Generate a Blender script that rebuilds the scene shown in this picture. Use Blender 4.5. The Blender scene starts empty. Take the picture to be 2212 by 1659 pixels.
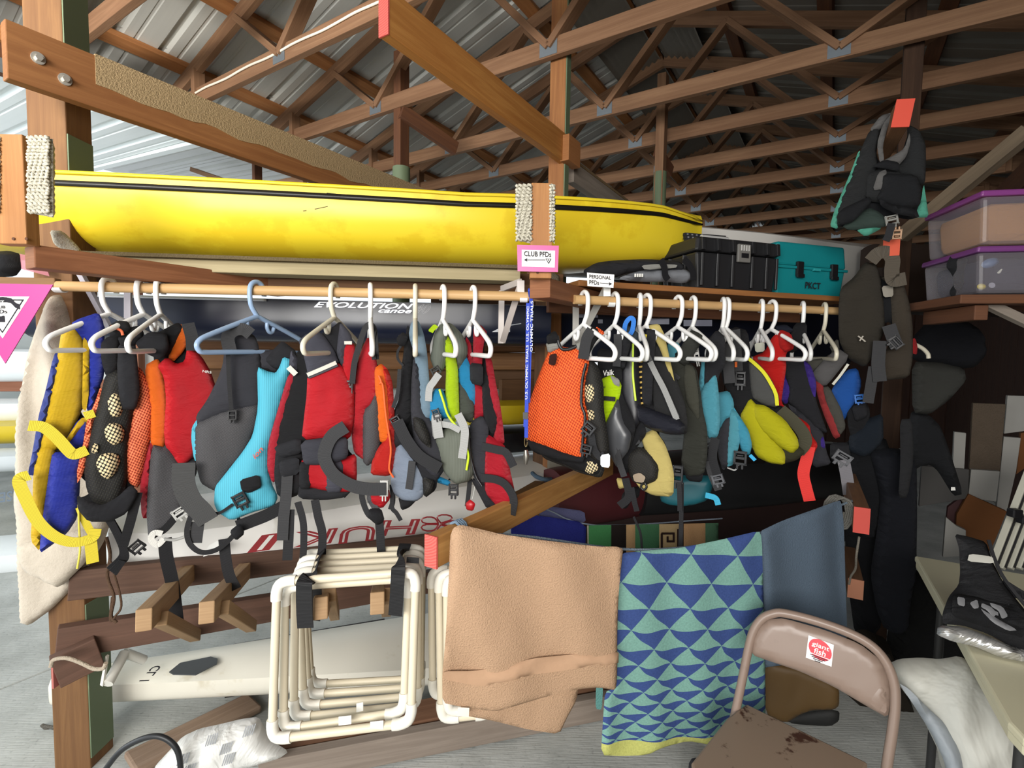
import bpy, bmesh, math, random
import numpy as np
from mathutils import Vector, Matrix, noise as mnoise
from mathutils.geometry import delaunay_2d_cdt
random.seed(7)
SC = bpy.context.scene
COL = SC.collection
# ---------------------------------------------------------------- camera
F = 1100.0; CX = 1106.0; CY = 829.5
CAMH = 1.5
PITCH = math.radians(3.62); ROLL = math.radians(0.9)
Fw = Vector((0, math.cos(PITCH), -math.sin(PITCH)))
U0 = Vector((0, math.sin(PITCH), math.cos(PITCH)))
X0 = Vector((1, 0, 0))
XC = X0 * math.cos(ROLL) + U0 * math.sin(ROLL)
YC = -X0 * math.sin(ROLL) + U0 * math.cos(ROLL)
CAM = Vector((0, 0, CAMH))
cd = bpy.data.cameras.new('camera'); cam = bpy.data.objects.new('camera', cd); COL.objects.link(cam)
cd.sensor_width = 36.0; cd.sensor_fit = 'HORIZONTAL'; cd.lens = F / 2212.0 * 36.0
cd.clip_start = 0.02; cd.clip_end = 200
m = Matrix((XC, YC, -Fw)).transposed().to_4x4(); m.translation = CAM
cam.matrix_world = m
SC.camera = cam
# ---------------------------------------------------------------- light
SC.view_settings.view_transform = 'Standard'; SC.view_settings.look = 'None'
SC.view_settings.gamma = 1.0; SC.view_settings.use_curve_mapping = False
SC.view_settings.exposure = 0.14
w = bpy.data.worlds.new('daylight'); SC.world = w; w.use_nodes = True
w.node_tree.nodes['Background'].inputs[0].default_value = (0.86, 0.93, 1.0, 1)
w.node_tree.nodes['Background'].inputs[1].default_value = 1.25
def area(name, loc, target, sx, sy, power, col):
    l = bpy.data.lights.new(name, 'AREA'); l.shape = 'RECTANGLE'; l.size = sx; l.size_y = sy
    l.energy = power; l.color = col
    o = bpy.data.objects.new(name, l); COL.objects.link(o)
    o.location = loc
    o.rotation_euler = (Vector(target) - Vector(loc)).to_track_quat('-Z', 'Y').to_euler()
    return o
# daylight through the open doors on the left and behind the photographer, plus an added fill that brightens the left roof
area('door_daylight', (-5.6, 1.2, 1.7), (-1.0, 2.6, 1.25), 3.5, 3.0, 108, (0.92, 0.97, 1.0))
bd = area('back_door_daylight', (-0.9, -2.0, 1.95), (-0.5, 2.2, 1.1), 3.0, 1.3, 88, (1.0, 0.97, 0.92)); bd.data.spread = math.radians(112)
rf_ = area('roof_fill', (-2.0, 0.2, 2.45), (-2.4, 3.2, 3.5), 1.2, 0.2, 40, (1.0, 0.95, 0.88)); rf_.data.spread = math.radians(120)
# ---------------------------------------------------------------- helpers
def ray(px, py):
    return XC * ((px - CX) / F) - YC * ((py - CY) / F) + Fw
def P(px, py, Z):
    d = ray(px, py); return CAM + d * (Z / d.y)
def P_h(px, py, h):           # point on the horizontal plane z = h
    d = ray(px, py); return CAM + d * ((h - CAMH) / d.z)
def lin(h):
    h = h.lstrip('#'); c = [int(h[i:i+2], 16) / 255 for i in (0, 2, 4)]
    return tuple((x / 12.92 if x <= .04045 else ((x + .055) / 1.055) ** 2.4) for x in c) + (1,)
TB = math.radians(32.2)
AV = Vector((math.sin(TB), math.cos(TB), 0)); BV = Vector((math.cos(TB), -math.sin(TB), 0))
def AB(a, b, z): return AV * a + BV * b + Vector((0, 0, z))
class Plane:
    """a real plane through the point seen at (px,py) at depth Z, turned by yaw / leaned by tilt"""
    def __init__(s, px, py, Z, yaw=0, tilt=0):
        y = math.radians(yaw); t = math.radians(tilt)
        s.o = P(px, py, Z)
        s.n = Vector((math.sin(y) * math.cos(t), -math.cos(y) * math.cos(t), math.sin(t)))
        s.u = Vector((math.cos(y), math.sin(y), 0)); s.v = s.n.cross(s.u) * 1.0
        if s.v.z < 0: s.v = -s.v
    def at(s, px, py, off=0.0):
        d = ray(px, py); k = (s.o - CAM).dot(s.n) / d.dot(s.n)
        return CAM + d * k + s.n * off
    def uv(s, p): q = p - s.o; return (q.dot(s.u), q.dot(s.v))
class Crop:
    def __init__(s, ox, oy, sc): s.ox, s.oy, s.sc = ox, oy, sc
    def __call__(s, pts):
        if isinstance(pts, str): pts = [tuple(float(c) for c in q.split(',')) for q in pts.split()]
        return [(s.ox + x / s.sc, s.oy + y / s.sc) for x, y in pts]
ID = Crop(0, 0, 1); cA = Crop(0, 540, 2.9493); cB = Crop(650, 540, 2.963); cC = Crop(1130, 560, 3.072)
cD = Crop(1600, 560, 2.765); cE = Crop(0, 1050, 2.724); cF = Crop(560, 1050, 2.724); cG = Crop(1250, 1050, 2.724)
cH = Crop(1800, 1000, 2.517); cI = Crop(1700, 180, 3.19); cR1 = Crop(0, 0, 2.949); cT1 = Crop(150, 0, 2.765)
cT2 = Crop(900, 0, 2.765); cP1 = Crop(0, 540, 6.38); cP2 = Crop(360, 1000, 3.16); cP3 = Crop(1050, 580, 6.913)
cP4 = Crop(0, 780, 3.53); cP5 = Crop(560, 600, 3.253); cP6 = Crop(1180, 460, 3.253); cP7 = Crop(1120, 1020, 2.836)
cT4 = Crop(1900, 1150, 3.26); cT5 = Crop(1900, 380, 5.186); cT6 = Crop(1950, 800, 3.687); cT7 = Crop(0, 1100, 2.967)
def catmull(pts, n=6):
    if len(pts) < 3:
        return [pts[0].lerp(pts[-1], i / n) for i in range(n + 1)]
    out = []; q = [pts[0] * 2 - pts[1]] + list(pts) + [pts[-1] * 2 - pts[-2]]
    for i in range(1, len(q) - 2):
        a, b, c, d = q[i-1], q[i], q[i+1], q[i+2]
        for k in range(n):
            t = k / n
            out.append(0.5 * ((2*b) + (c - a)*t + (2*a - 5*b + 4*c - d)*t*t + (3*b - a - 3*c + d)*t**3))
    out.append(pts[-1]); return out
# ---------------------------------------------------------------- materials
MATS = {}
class NT:
    def __init__(s, name):
        s.m = bpy.data.materials.new(name); s.m.use_nodes = True; s.t = s.m.node_tree
        s.b = s.t.nodes['Principled BSDF']; s.uvn = None
    def n(s, typ, **kw):
        x = s.t.nodes.new(typ)
        for k, v in kw.items(): setattr(x, k, v)
        return x
    def l(s, a, b): s.t.links.new(a, b)
    def uv(s, scale=(1, 1, 1), rot=0.0):
        if not s.uvn: s.uvn = s.n('ShaderNodeUVMap'); s.uvn.uv_map = 'UVMap'
        mp = s.n('ShaderNodeMapping'); mp.inputs['Scale'].default_value = scale; mp.inputs['Rotation'].default_value[2] = rot
        s.l(s.uvn.outputs[0], mp.inputs[0]); return mp.outputs[0]
    def noise(s, vec, scale=5, detail=3, rough=.5, dist=0):
        x = s.n('ShaderNodeTexNoise'); x.inputs['Scale'].default_value = scale; x.inputs['Detail'].default_value = detail
        x.inputs['Roughness'].default_value = rough; x.inputs['Distortion'].default_value = dist
        if vec is not None: s.l(vec, x.inputs['Vector'])
        return x.outputs['Fac']
    def ramp(s, fac, stops):
        r = s.n('ShaderNodeValToRGB'); e = r.color_ramp.elements
        e[0].position, e[0].color = stops[0]; e[1].position, e[1].color = stops[-1]
        for p, c in stops[1:-1]: k = e.new(p); k.color = c
        s.l(fac, r.inputs[0]); return r.outputs[0]
    def math(s, op, a, b=None, c=None):
        x = s.n('ShaderNodeMath', operation=op)
        for i, v in enumerate((a, b, c)):
            if v is None: continue
            if isinstance(v, (int, float)): x.inputs[i].default_value = v
            else: s.l(v, x.inputs[i])
        return x.outputs[0]
    def mix(s, fac, a, b):
        x = s.n('ShaderNodeMix', data_type='RGBA')
        for sock, v in ((x.inputs[0], fac), (x.inputs[6], a), (x.inputs[7], b)):
            if isinstance(v, (int, float)): sock.default_value = v
            elif isinstance(v, tuple): sock.default_value = v
            else: s.l(v, sock)
        return x.outputs[2]
    def bump(s, h, strength=.3, dist=.002):
        x = s.n('ShaderNodeBump'); x.inputs['Strength'].default_value = strength; x.inputs['Distance'].default_value = dist
        s.l(h, x.inputs['Height']); s.l(x.outputs[0], s.b.inputs['Normal'])
    def col(s, c):
        if isinstance(c, tuple): s.b.inputs['Base Color'].default_value = c
        else: s.l(c, s.b.inputs['Base Color'])
    def rough(s, r, spec=.5, metal=0):
        s.b.inputs['Roughness'].default_value = r; s.b.inputs['Specular IOR Level'].default_value = spec; s.b.inputs['Metallic'].default_value = metal
def dk(c, f): return (c[0]*f, c[1]*f, c[2]*f, 1)
def cached(fn):
    def g(*a, **k):
        key = (fn.__name__,) + a + tuple(sorted(k.items()))
        if key not in MATS: MATS[key] = fn(*a, **k)
        return MATS[key]
    return g
@cached
def fabric(h, rough=.75, var=.12, weave=900, spec=.3):
    t = NT('fabric'); c = lin(h); v = t.uv()
    n = t.noise(v, 9, 4); t.col(t.mix(n, dk(c, 1 - var), dk(c, 1 + var)))
    wv = t.n('ShaderNodeTexWave'); wv.inputs['Scale'].default_value = weave * .3; t.l(v, wv.inputs[0])
    hgt = t.math('ADD', t.math('ADD', t.math('MULTIPLY', t.noise(v, 32, 3, .6), .5), t.math('MULTIPLY', t.noise(t.uv((9, 20, 1), .3), 1, 4, .55, 1.8), .9)), t.math('MULTIPLY', wv.outputs['Fac'], .1))
    t.bump(hgt, .8, .016); t.rough(rough, spec); return t.m
@cached
def webbing(h, rough=.65):
    t = NT('webbing'); c = lin(h); v = t.uv()
    wv = t.n('ShaderNodeTexWave', bands_direction='X'); wv.inputs['Scale'].default_value = 90; t.l(v, wv.inputs[0])
    t.col(t.mix(wv.outputs['Fac'], dk(c, .8), dk(c, 1.12))); t.bump(wv.outputs['Fac'], .3, .001); t.rough(rough, .3); return t.m
@cached
def ribbed(h, scale=60):
    t = NT('ribbed'); c = lin(h); v = t.uv()
    wv = t.n('ShaderNodeTexWave', bands_direction='X'); wv.inputs['Scale'].default_value = scale; t.l(v, wv.inputs[0])
    n = t.noise(v, 12, 3)
    t.col(t.mix(wv.outputs['Fac'], dk(c, .86), dk(c, 1.08))); t.bump(t.math('ADD', t.math('MULTIPLY', wv.outputs['Fac'], .3), n), .35, .004); t.rough(.7, .3); return t.m
@cached
def netting(h, hole, scale=105, thr=.32):
    t = NT('netting'); c = lin(h); d = lin(hole); v = t.uv((1, .8, 1), .5)
    vo = t.n('ShaderNodeTexVoronoi'); vo.inputs['Scale'].default_value = scale; vo.inputs['Randomness'].default_value = .12; t.l(v, vo.inputs['Vector'])
    f = t.ramp(vo.outputs['Distance'], [(thr - .06, (0, 0, 0, 1)), (thr + .06, (1, 1, 1, 1))])
    n = t.noise(t.uv(), 8, 2)
    t.col(t.mix(f, d, t.mix(n, dk(c, .9), dk(c, 1.1)))); t.bump(f, .5, .002); t.rough(.7, .3); return t.m
@cached
def wood(h1, h2, rough=.65, gs=1.0):
    t = NT('wood'); a, b = lin(h1), lin(h2)
    v = t.uv((1.6 * gs, 26 * gs, 1)); v2 = t.uv((5, 180, 1)); v3 = t.uv((2.2, 5, 1))
    n = t.noise(v, 1.0, 4, .6, 1.2); g = t.noise(v2, 1, 2)
    c1 = t.ramp(n, [(.25, a), (.5, t_mid(a, b)), (.62, b), (.75, t_mid(a, b))])
    k = t.noise(v3, 1, 3)
    t.col(t.mix(t.math('MULTIPLY', t.math('ADD', g, k), .32), c1, dk(a, .55)))
    t.bump(t.math('ADD', n, g), .25, .002); t.rough(rough, .3); return t.m
def t_mid(a, b): return tuple((x + y) / 2 for x, y in zip(a, b))
@cached
def plastic(h, rough=.4, spec=.5, var=.05, metal=0.0):
    t = NT('plastic'); c = lin(h); n = t.noise(t.uv(), 6, 4)
    t.col(t.mix(n, dk(c, 1 - var), dk(c, 1 + var))); t.rough(rough, spec, metal); return t.m
@cached
def terry(h, var=.3, sc=170, rel=.006):
    t = NT('terry'); c = lin(h); v = t.uv(); n = t.noise(v, sc, 3, .7); k = t.noise(v, 5, 3)
    t.col(t.mix(t.math('ADD', t.math('MULTIPLY', n, .7), t.math('MULTIPLY', k, .3)), dk(c, 1 - var), dk(c, 1 + var))); t.bump(n, .8, rel); t.rough(.95, .1); return t.m
@cached
def scuffed(h1, h2, thr=.6, sc=4, rough=.5, st=1.0):
    t = NT('scuffed'); v = t.uv((1, st, 1)); n = t.noise(v, sc, 6, .65)
    f = t.ramp(n, [(thr - .03, (0, 0, 0, 1)), (thr + .03, (1, 1, 1, 1))])
    k = t.noise(v, 3, 3); c = lin(h1)
    t.col(t.mix(f, t.mix(k, dk(c, .93), dk(c, 1.05)), lin(h2))); t.rough(rough, .4); return t.m
@cached
def crumpled(h, rough=.5, metal=0.0, sc=7):
    t = NT('crumpled'); c = lin(h); v = t.uv(); n = t.noise(v, sc, 4, .55, 1.2); k = t.noise(v, 3, 3)
    t.col(t.mix(k, dk(c, .92), dk(c, 1.05))); t.bump(n, .9, .03); t.rough(rough, .4, metal); return t.m
@cached
def carpet(h):
    t = NT('carpet'); c = lin(h); v = t.uv(); n = t.noise(v, 140, 3, .7); k = t.noise(v, 9, 4)
    t.col(t.mix(t.math('MULTIPLY', t.math('ADD', n, k), .5), dk(c, .55), dk(c, 1.25))); t.bump(n, .9, .008); t.rough(.95, .1); return t.m
@cached
def endgrain(h):
    t = NT('endgrain'); c = lin(h); v = t.uv()
    wv = t.n('ShaderNodeTexWave', wave_type='RINGS', rings_direction='Z'); wv.inputs['Scale'].default_value = 42; wv.inputs['Distortion'].default_value = 1.5; wv.inputs['Detail Scale'].default_value = 2
    mp = t.uv(); mp.node.inputs['Location'].default_value = (.01, .035, 0); t.l(mp, wv.inputs[0])
    t.col(t.mix(wv.outputs['Fac'], dk(c, .72), dk(c, 1.2))); t.bump(wv.outputs['Fac'], .2, .001); t.rough(.6, .3); return t.m
@cached
def concrete():
    t = NT('concrete'); tc = t.n('ShaderNodeNewGeometry'); v = tc.outputs['Position']
    n = t.noise(v, 2.2, 6, .65); mp = t.n('ShaderNodeMapping'); mp.inputs['Scale'].default_value = (9, 150, 1); mp.inputs['Rotation'].default_value[2] = .55; t.l(v, mp.inputs[0])
    br = t.noise(mp.outputs[0], 1, 3); fine = t.noise(v, 60, 3)
    c = t.ramp(n, [(.3, lin('#9a9c98')), (.5, lin('#b2b4b0')), (.7, lin('#c4c6c2'))])
    sp = t.ramp(fine, [(.3, (0.55, .55, .55, 1)), (.4, (1, 1, 1, 1))])
    mx = t.n('ShaderNodeMix', data_type='RGBA', blend_type='MULTIPLY'); mx.inputs[0].default_value = .5; t.l(c, mx.inputs[6]); t.l(sp, mx.inputs[7])
    t.col(mx.outputs[2]); t.bump(t.math('ADD', br, t.math('MULTIPLY', fine, .5)), .5, .004); t.rough(.85, .25); return t.m
@cached
def sheet_metal(h1, h2, rough=.5, metal=.25):
    t = NT('sheet_metal'); v = t.uv((.7, 3, 1)); n = t.noise(v, 3, 5, .6); k = t.noise(t.uv((.5, 14, 1)), 4, 4, .6)
    t.col(t.mix(t.math('MULTIPLY', t.math('ADD', n, k), .5), lin(h1), lin(h2))); t.rough(rough, .4, metal); return t.m
# ---------------------------------------------------------------- meshes
class M:
    def __init__(s): s.v = []; s.f = []; s.u = []
    def add(s, vs, fs, us):
        o = len(s.v); s.v += [Vector(x) for x in vs]
        for f, u in zip(fs, us): s.f.append([i + o for i in f]); s.u.append(u)
    def quad(s, a, b, c, d):
        a, b, c, d = map(Vector, (a, b, c, d)); L = (b - a).length; W = (d - a).length
        s.add([a, b, c, d], [(0, 1, 2, 3)], [[(0, 0), (L, 0), (L, W), (0, W)]])
    def hexa(s, c8):
        """8 corners: 0-3 one end (ccw), 4-7 the other end; u runs from the first end to the second"""
        c = [Vector(x) for x in c8]; L = (c[4] - c[0]).length; r = random.random() * 3
        w = 0
        for i in range(4):
            j = (i + 1) % 4; d = (c[j] - c[i]).length
            s.add([c[i], c[j], c[j+4], c[i+4]], [(0, 1, 2, 3)], [[(r, w), (r, w + d), (r + L, w + d), (r + L, w)]]); w += d
        for q in ((3, 2, 1, 0), (4, 5, 6, 7)):
            p = [c[i] for i in q]; e1 = (p[1] - p[0]).normalized(); e2 = (p[3] - p[0]).normalized()
            s.add(p, [(0, 1, 2, 3)], [[((x - p[0]).dot(e1), (x - p[0]).dot(e2)) for x in p]])
    def bar(s, p0, p1, w, h, up=(0, 0, 1)):
        p0, p1, up = Vector(p0), Vector(p1), Vector(up); d = (p1 - p0).normalized()
        sd = d.cross(up)
        if sd.length < 1e-4: sd = d.cross(Vector((0, 1, 0)))
        sd.normalize(); uu = sd.cross(d).normalized()
        q = [sd * (w/2) * i + uu * (h/2) * j for i, j in ((-1, -1), (1, -1), (1, 1), (-1, 1))]
        s.hexa([p0 + x for x in q] + [p1 + x for x in q])
    def box(s, c, sx, sy, sz, ax=None):
        ex, ey, ez = ax or (Vector((1, 0, 0)), Vector((0, 1, 0)), Vector((0, 0, 1))); c = Vector(c)
        q = [(-1, -1), (1, -1), (1, 1), (-1, 1)]
        s.hexa([c - ex*sx/2 + ey*sy/2*i + ez*sz/2*j for i, j in q] + [c + ex*sx/2 + ey*sy/2*i + ez*sz/2*j for i, j in q])
    def tube(s, pts, r, n=10, closed=False, caps=True):
        pts = [Vector(p) for p in pts]; k = len(pts); rs = r if isinstance(r, (list, tuple)) else [r] * k
        up = Vector((0, 0, 1)); o = len(s.v); prev = None; L = 0
        Ls = [0]
        for i in range(1, k): L += (pts[i] - pts[i-1]).length; Ls.append(L)
        for i, p in enumerate(pts):
            t = (pts[(i+1) % k] - pts[i-1]) if closed else (pts[min(i+1, k-1)] - pts[max(i-1, 0)])
            t = t.normalized() if t.length > 1e-9 else Vector((0, 0, 1))
            if prev is None:
                a = t.cross(up)
                if a.length < .05: a = t.cross(Vector((0, 1, 0)))
            else: a = prev - t * prev.dot(t)
            a.normalize(); prev = a; b = t.cross(a)
            for j in range(n):
                g = 2 * math.pi * j / n; s.v.append(p + (a * math.cos(g) + b * math.sin(g)) * rs[i])
        for i in range(k if closed else k - 1):
            i2 = (i + 1) % k
            for j in range(n):
                j2 = (j + 1) % n; s.f.append([o + i*n + j, o + i*n + j2, o + i2*n + j2, o + i2*n + j])
                c = 2 * math.pi * max(rs[0], 1e-4) / n; l1 = Ls[i]; l2 = Ls[i2] if i2 else L + .01
                s.u.append([(l1, j*c), (l1, (j+1)*c), (l2, (j+1)*c), (l2, j*c)])
        if caps and not closed:
            s.f.append([o + j for j in range(n)][::-1]); s.u.append([(0, 0)] * n)
            s.f.append([o + (k-1)*n + j for j in range(n)]); s.u.append([(0, 0)] * n)
    def band(s, pts, nrm, w, th=.002):
        """flat strap along pts: width w (number or list) across, thickness th along nrm"""
        k = len(pts); o = len(s.v); ws = w if isinstance(w, (list, tuple)) else [w] * k; L = 0
        for i, p in enumerate(pts):
            t = (pts[min(i+1, k-1)] - pts[max(i-1, 0)]).normalized()
            n_ = nrm[i] if isinstance(nrm, list) else nrm
            sd = t.cross(n_)
            if sd.length < .05: sd = t.cross(Vector((0, 0, 1)))
            sd.normalize(); nn = sd.cross(t).normalized()
            for a, b in ((-1, 1), (1, 1), (1, -1), (-1, -1)): s.v.append(p + sd * ws[i]/2 * a + nn * th/2 * b)
        for i in range(k - 1):
            d = (pts[i+1] - pts[i]).length
            for j in range(4):
                j2 = (j + 1) % 4; s.f.append([o + i*4 + j, o + i*4 + j2, o + i*4 + 4 + j2, o + i*4 + 4 + j])
                s.u.append([(L, j*.01), (L, j*.01 + ws[i]), (L + d, j*.01 + ws[i]), (L + d, j*.01)])
            L += d
        s.f.append([o, o+1, o+2, o+3]); s.u.append([(0, 0)]*4); e = o + (k-1)*4
        s.f.append([e+3, e+2, e+1, e]); s.u.append([(0, 0)]*4)
def origin_of(o):
    v = Vector((0, 0, 0))
    while o is not None: v += o.location; o = o.parent
    return v
def link(name, mm, mat, parent=None, smooth=False, bevel=0, angle=None, sub=0, loc=None):
    me = bpy.data.meshes.new(name); o = bpy.data.objects.new(name, me)
    org = origin_of(parent) if parent is not None else (Vector(loc) if loc is not None else Vector((0, 0, 0)))
    me.from_pydata([tuple(x - org) for x in mm.v], [], mm.f)
    uvl = me.uv_layers.new(name='UVMap'); flat = np.array([c for u in mm.u for c in u], dtype=np.float32)
    uvl.data.foreach_set('uv', flat.ravel())
    bm = bmesh.new(); bm.from_mesh(me); bmesh.ops.remove_doubles(bm, verts=bm.verts, dist=1e-5)
    bmesh.ops.recalc_face_normals(bm, faces=bm.faces); bm.to_mesh(me); bm.free()
    me.materials.append(mat); COL.objects.link(o)
    if parent is not None: o.parent = parent
    elif loc is not None: o.location = loc
    if smooth:
        me.polygons.foreach_set('use_smooth', [True] * len(me.polygons))
        if angle: me.set_sharp_from_angle(angle=math.radians(angle))
    if bevel:
        b = o.modifiers.new('edge', 'BEVEL'); b.width = bevel; b.segments = 2; b.limit_method = 'ANGLE'; b.angle_limit = .6
    if sub:
        q = o.modifiers.new('round', 'SUBSURF'); q.levels = sub; q.render_levels = sub
    return o
def thing(name, label, cat, loc=(0, 0, 0), group=None):
    o = bpy.data.objects.new(name, None); COL.objects.link(o); o.location = loc; o.empty_display_size = .05
    o['label'] = label; o['category'] = cat
    if group: o['group'] = group
    return o
def tag(o, label, cat, group=None):
    o['label'] = label; o['category'] = cat
    if group: o['group'] = group
    return o
def struct(o): o['kind'] = 'structure'; return o
def timber(name, p0, p1, w, h, mat, parent=None, up=(0, 0, 1), bevel=.003):
    mm = M(); mm.bar(p0, p1, w, h, up); return link(name, mm, mat, parent, bevel=bevel)
def tube(name, pts, r, mat, parent=None, n=10, closed=False, smooth_n=0):
    if smooth_n: pts = catmull([Vector(p) for p in pts], smooth_n)
    mm = M(); mm.tube(pts, r, n, closed); return link(name, mm, mat, parent, smooth=True, angle=50)
def chaikin(p, it=1):
    for _ in range(it):
        q = []
        for i in range(len(p)):
            a, b = p[i], p[(i+1) % len(p)]
            q += [(a[0]*.84 + b[0]*.16, a[1]*.84 + b[1]*.16), (a[0]*.16 + b[0]*.84, a[1]*.16 + b[1]*.84)]
        p = q
    return p
GROW = [1.8]
def grow(p, d):
    a = sum(p[i][0]*p[(i+1)%len(p)][1] - p[(i+1)%len(p)][0]*p[i][1] for i in range(len(p))); sg = 1 if a > 0 else -1; out = []; n = len(p)
    for i in range(n):
        x0, y0 = p[i-1]; x1, y1 = p[i]; x2, y2 = p[(i+1)%n]
        ax, ay = x1-x0, y1-y0; bx, by = x2-x1, y2-y1; la, lb = math.hypot(ax, ay) or 1, math.hypot(bx, by) or 1
        nx, ny = (ay/la + by/lb)*sg, -(ax/la + bx/lb)*sg; l = math.hypot(nx, ny) or 1
        out.append((x1 + nx/l*d, y1 + ny/l*d))
    return out
def puff(name, px, pl, mat, parent, T=.02, R=.028, off=0.0, res=.016, wr=.004, ws=9, back=.35, soft=1, folds=None, seed=None):
    """a padded cloth panel: its outline lies on the plane pl, swelling to T towards the front"""
    if soft: px = grow(px, GROW[0] if soft == 1 else 0); px = chaikin(px, soft)
    w3 = [pl.at(x, y) for x, y in px]; p2 = [pl.uv(q) for q in w3]
    # resample the outline
    out = []
    for i in range(len(p2)):
        a, b = np.array(p2[i]), np.array(p2[(i+1) % len(p2)]); L = np.linalg.norm(b - a); k = max(1, int(L / res))
        for j in range(k): out.append(a + (b - a) * j / k)
    # drop near duplicates
    bd = [out[0]]
    for q in out[1:]:
        if np.linalg.norm(q - bd[-1]) > res * .35: bd.append(q)
    if np.linalg.norm(bd[0] - bd[-1]) < res * .35: bd.pop()
    bd = np.array(bd); nb = len(bd)
    lo, hi = bd.min(0), bd.max(0)
    xs = np.arange(lo[0], hi[0], res); ys = np.arange(lo[1], hi[1], res * .87)
    g = np.array([(x + (res/2 if j % 2 else 0), y) for j, y in enumerate(ys) for x in xs]) if len(xs) and len(ys) else np.zeros((0, 2))
    a = bd; b = np.roll(bd, -1, 0)
    def dist(pts):
        ab = b - a; den = (ab**2).sum(1) + 1e-12
        t = np.clip(((pts[:, None] - a[None]) * ab[None]).sum(2) / den, 0, 1)
        return np.sqrt((((a[None] + ab[None] * t[..., None]) - pts[:, None])**2).sum(2)).min(1)
    def inside(pts):
        x, y = pts[:, 0][:, None], pts[:, 1][:, None]
        c = ((a[:, 1][None] > y) != (b[:, 1][None] > y)) & (x < (b[:, 0] - a[:, 0])[None] * (y - a[:, 1][None]) / ((b[:, 1] - a[:, 1])[None] + 1e-12) + a[:, 0][None])
        return c.sum(1) % 2 == 1
    if len(g):
        g = g[inside(g)]
    d = dist(g) if len(g) else np.zeros(0)
    if len(g): g, d = g[d > res * .5], d[d > res * .5]
    allp = [Vector((float(q[0]), float(q[1]))) for q in bd] + [Vector((float(q[0]), float(q[1]))) for q in g]
    vs, es, fs, ov, oe, of = delaunay_2d_cdt(allp, [(i, (i + 1) % nb) for i in range(nb)], [], 1, 1e-6)
    P2 = np.array([(q.x, q.y) for q in vs]); D = dist(P2)
    mx = D.max() if len(D) else .01; Re = min(R, mx * 1.0 + 1e-5)
    k = np.clip(D / Re, 0, 1); prof = np.sqrt(np.clip(1 - (1 - k)**2, 0, 1))
    Te = min(T, mx * 1.1)
    wre = wr * min(1, mx / .03)
    sd = seed if seed is not None else random.random() * 50
    mm = M(); n = len(P2); front, bk = [], []
    for i in range(n):
        u, v = P2[i]
        nz = mnoise.noise(Vector((u * ws * 1.6, v * ws * .7, sd))) + .5 * mnoise.noise(Vector((u * ws * 3.1 + 9, v * ws * 2.0, sd)))
        f = folds(u, v) * k[i] if folds else 0
        h = Te * prof[i] + (nz * wre) * prof[i] + f
        base = pl.o + pl.u * float(u) + pl.v * float(v) + pl.n * off
        front.append(base + pl.n * float(h)); bk.append(base - pl.n * float(Te * prof[i] * back - f + .0008))
    edge = D < 1e-5
    mm.v = front + bk
    for f in fs:
        if len(f) < 3: continue
        mm.f.append(list(f)); mm.u.append([tuple(P2[i]) for i in f])
        mm.f.append([i + n for i in reversed(f)]); mm.u.append([tuple(P2[i]) for i in reversed(f)])
    # rim
    from collections import Counter
    cnt = Counter(); 
    for f in fs:
        for i in range(len(f)):
            e = (f[i], f[(i+1) % len(f)]); cnt[tuple(sorted(e))] += 1
    for f in fs:
        for i in range(len(f)):
            e = (f[i], f[(i+1) % len(f)])
            if cnt[tuple(sorted(e))] == 1:
                mm.f.append([e[1], e[0], e[0] + n, e[1] + n]); mm.u.append([tuple(P2[j]) for j in (e[1], e[0], e[0], e[1])])
    return link(name, mm, mat, parent, smooth=True, angle=70)
def text(name, s, a, b, c, mat, parent, lift=.002, depth=.0006, shear=0, outline=0, off_n=None):
    """lettering on the parallelogram a (lower left), b (lower right), c (upper left) - world points"""
    cu = bpy.data.curves.new(name, 'FONT'); cu.body = s; cu.shear = shear; cu.resolution_u = 3
    cu.offset = 0 if outline else .012
    if outline: cu.fill_mode = 'NONE'; cu.bevel_depth = outline; cu.bevel_resolution = 0
    to = bpy.data.objects.new(name, cu); COL.objects.link(to)
    dg = bpy.context.evaluated_depsgraph_get(); me0 = bpy.data.meshes.new_from_object(to.evaluated_get(dg))
    bpy.data.objects.remove(to); co = np.array([v.co[:] for v in me0.vertices])
    if not len(co): return None
    lo, hi = co.min(0), co.max(0)
    e1, e2 = b - a, c - a; n = e1.cross(e2).normalized()
    if n.dot(CAM - a) < 0: n = -n
    mm = M(); nf = len(co)
    pos = [a + e1 * float((q[0]-lo[0])/(hi[0]-lo[0]+1e-9)) + e2 * float((q[1]-lo[1])/(hi[1]-lo[1]+1e-9)) + n * lift for q in co]
    fs = [list(p.vertices) for p in me0.polygons]
    mm.v = [p + n * depth for p in pos] + pos
    for f in fs: mm.f.append(f); mm.u.append([(0, 0)] * len(f)); mm.f.append([i + nf for i in reversed(f)]); mm.u.append([(0, 0)] * len(f))
    bpy.data.meshes.remove(me0)
    return link(name, mm, mat, parent)
def flat(name, pts, th, n, mat, parent=None, bevel=0, loc=None):
    """a thin rigid plate with outline pts (world) and thickness th towards n"""
    k = len(pts); mm = M(); n = Vector(n).normalized(); o = pts[0]
    e1 = (pts[1] - pts[0]).normalized(); e2 = n.cross(e1).normalized()
    uv = [((p - o).dot(e1), (p - o).dot(e2)) for p in pts]
    mm.v = [p + n * th for p in pts] + list(pts)
    mm.f.append(list(range(k))); mm.u.append(uv); mm.f.append([i + k for i in reversed(range(k))]); mm.u.append(uv[::-1])
    for i in range(k):
        j = (i + 1) % k; L = (pts[j] - pts[i]).length
        mm.f.append([i, j, j + k, i + k]); mm.u.append([(0, 0), (L, 0), (L, th), (0, th)])
    return link(name, mm, mat, parent, bevel=bevel, loc=loc)
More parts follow.
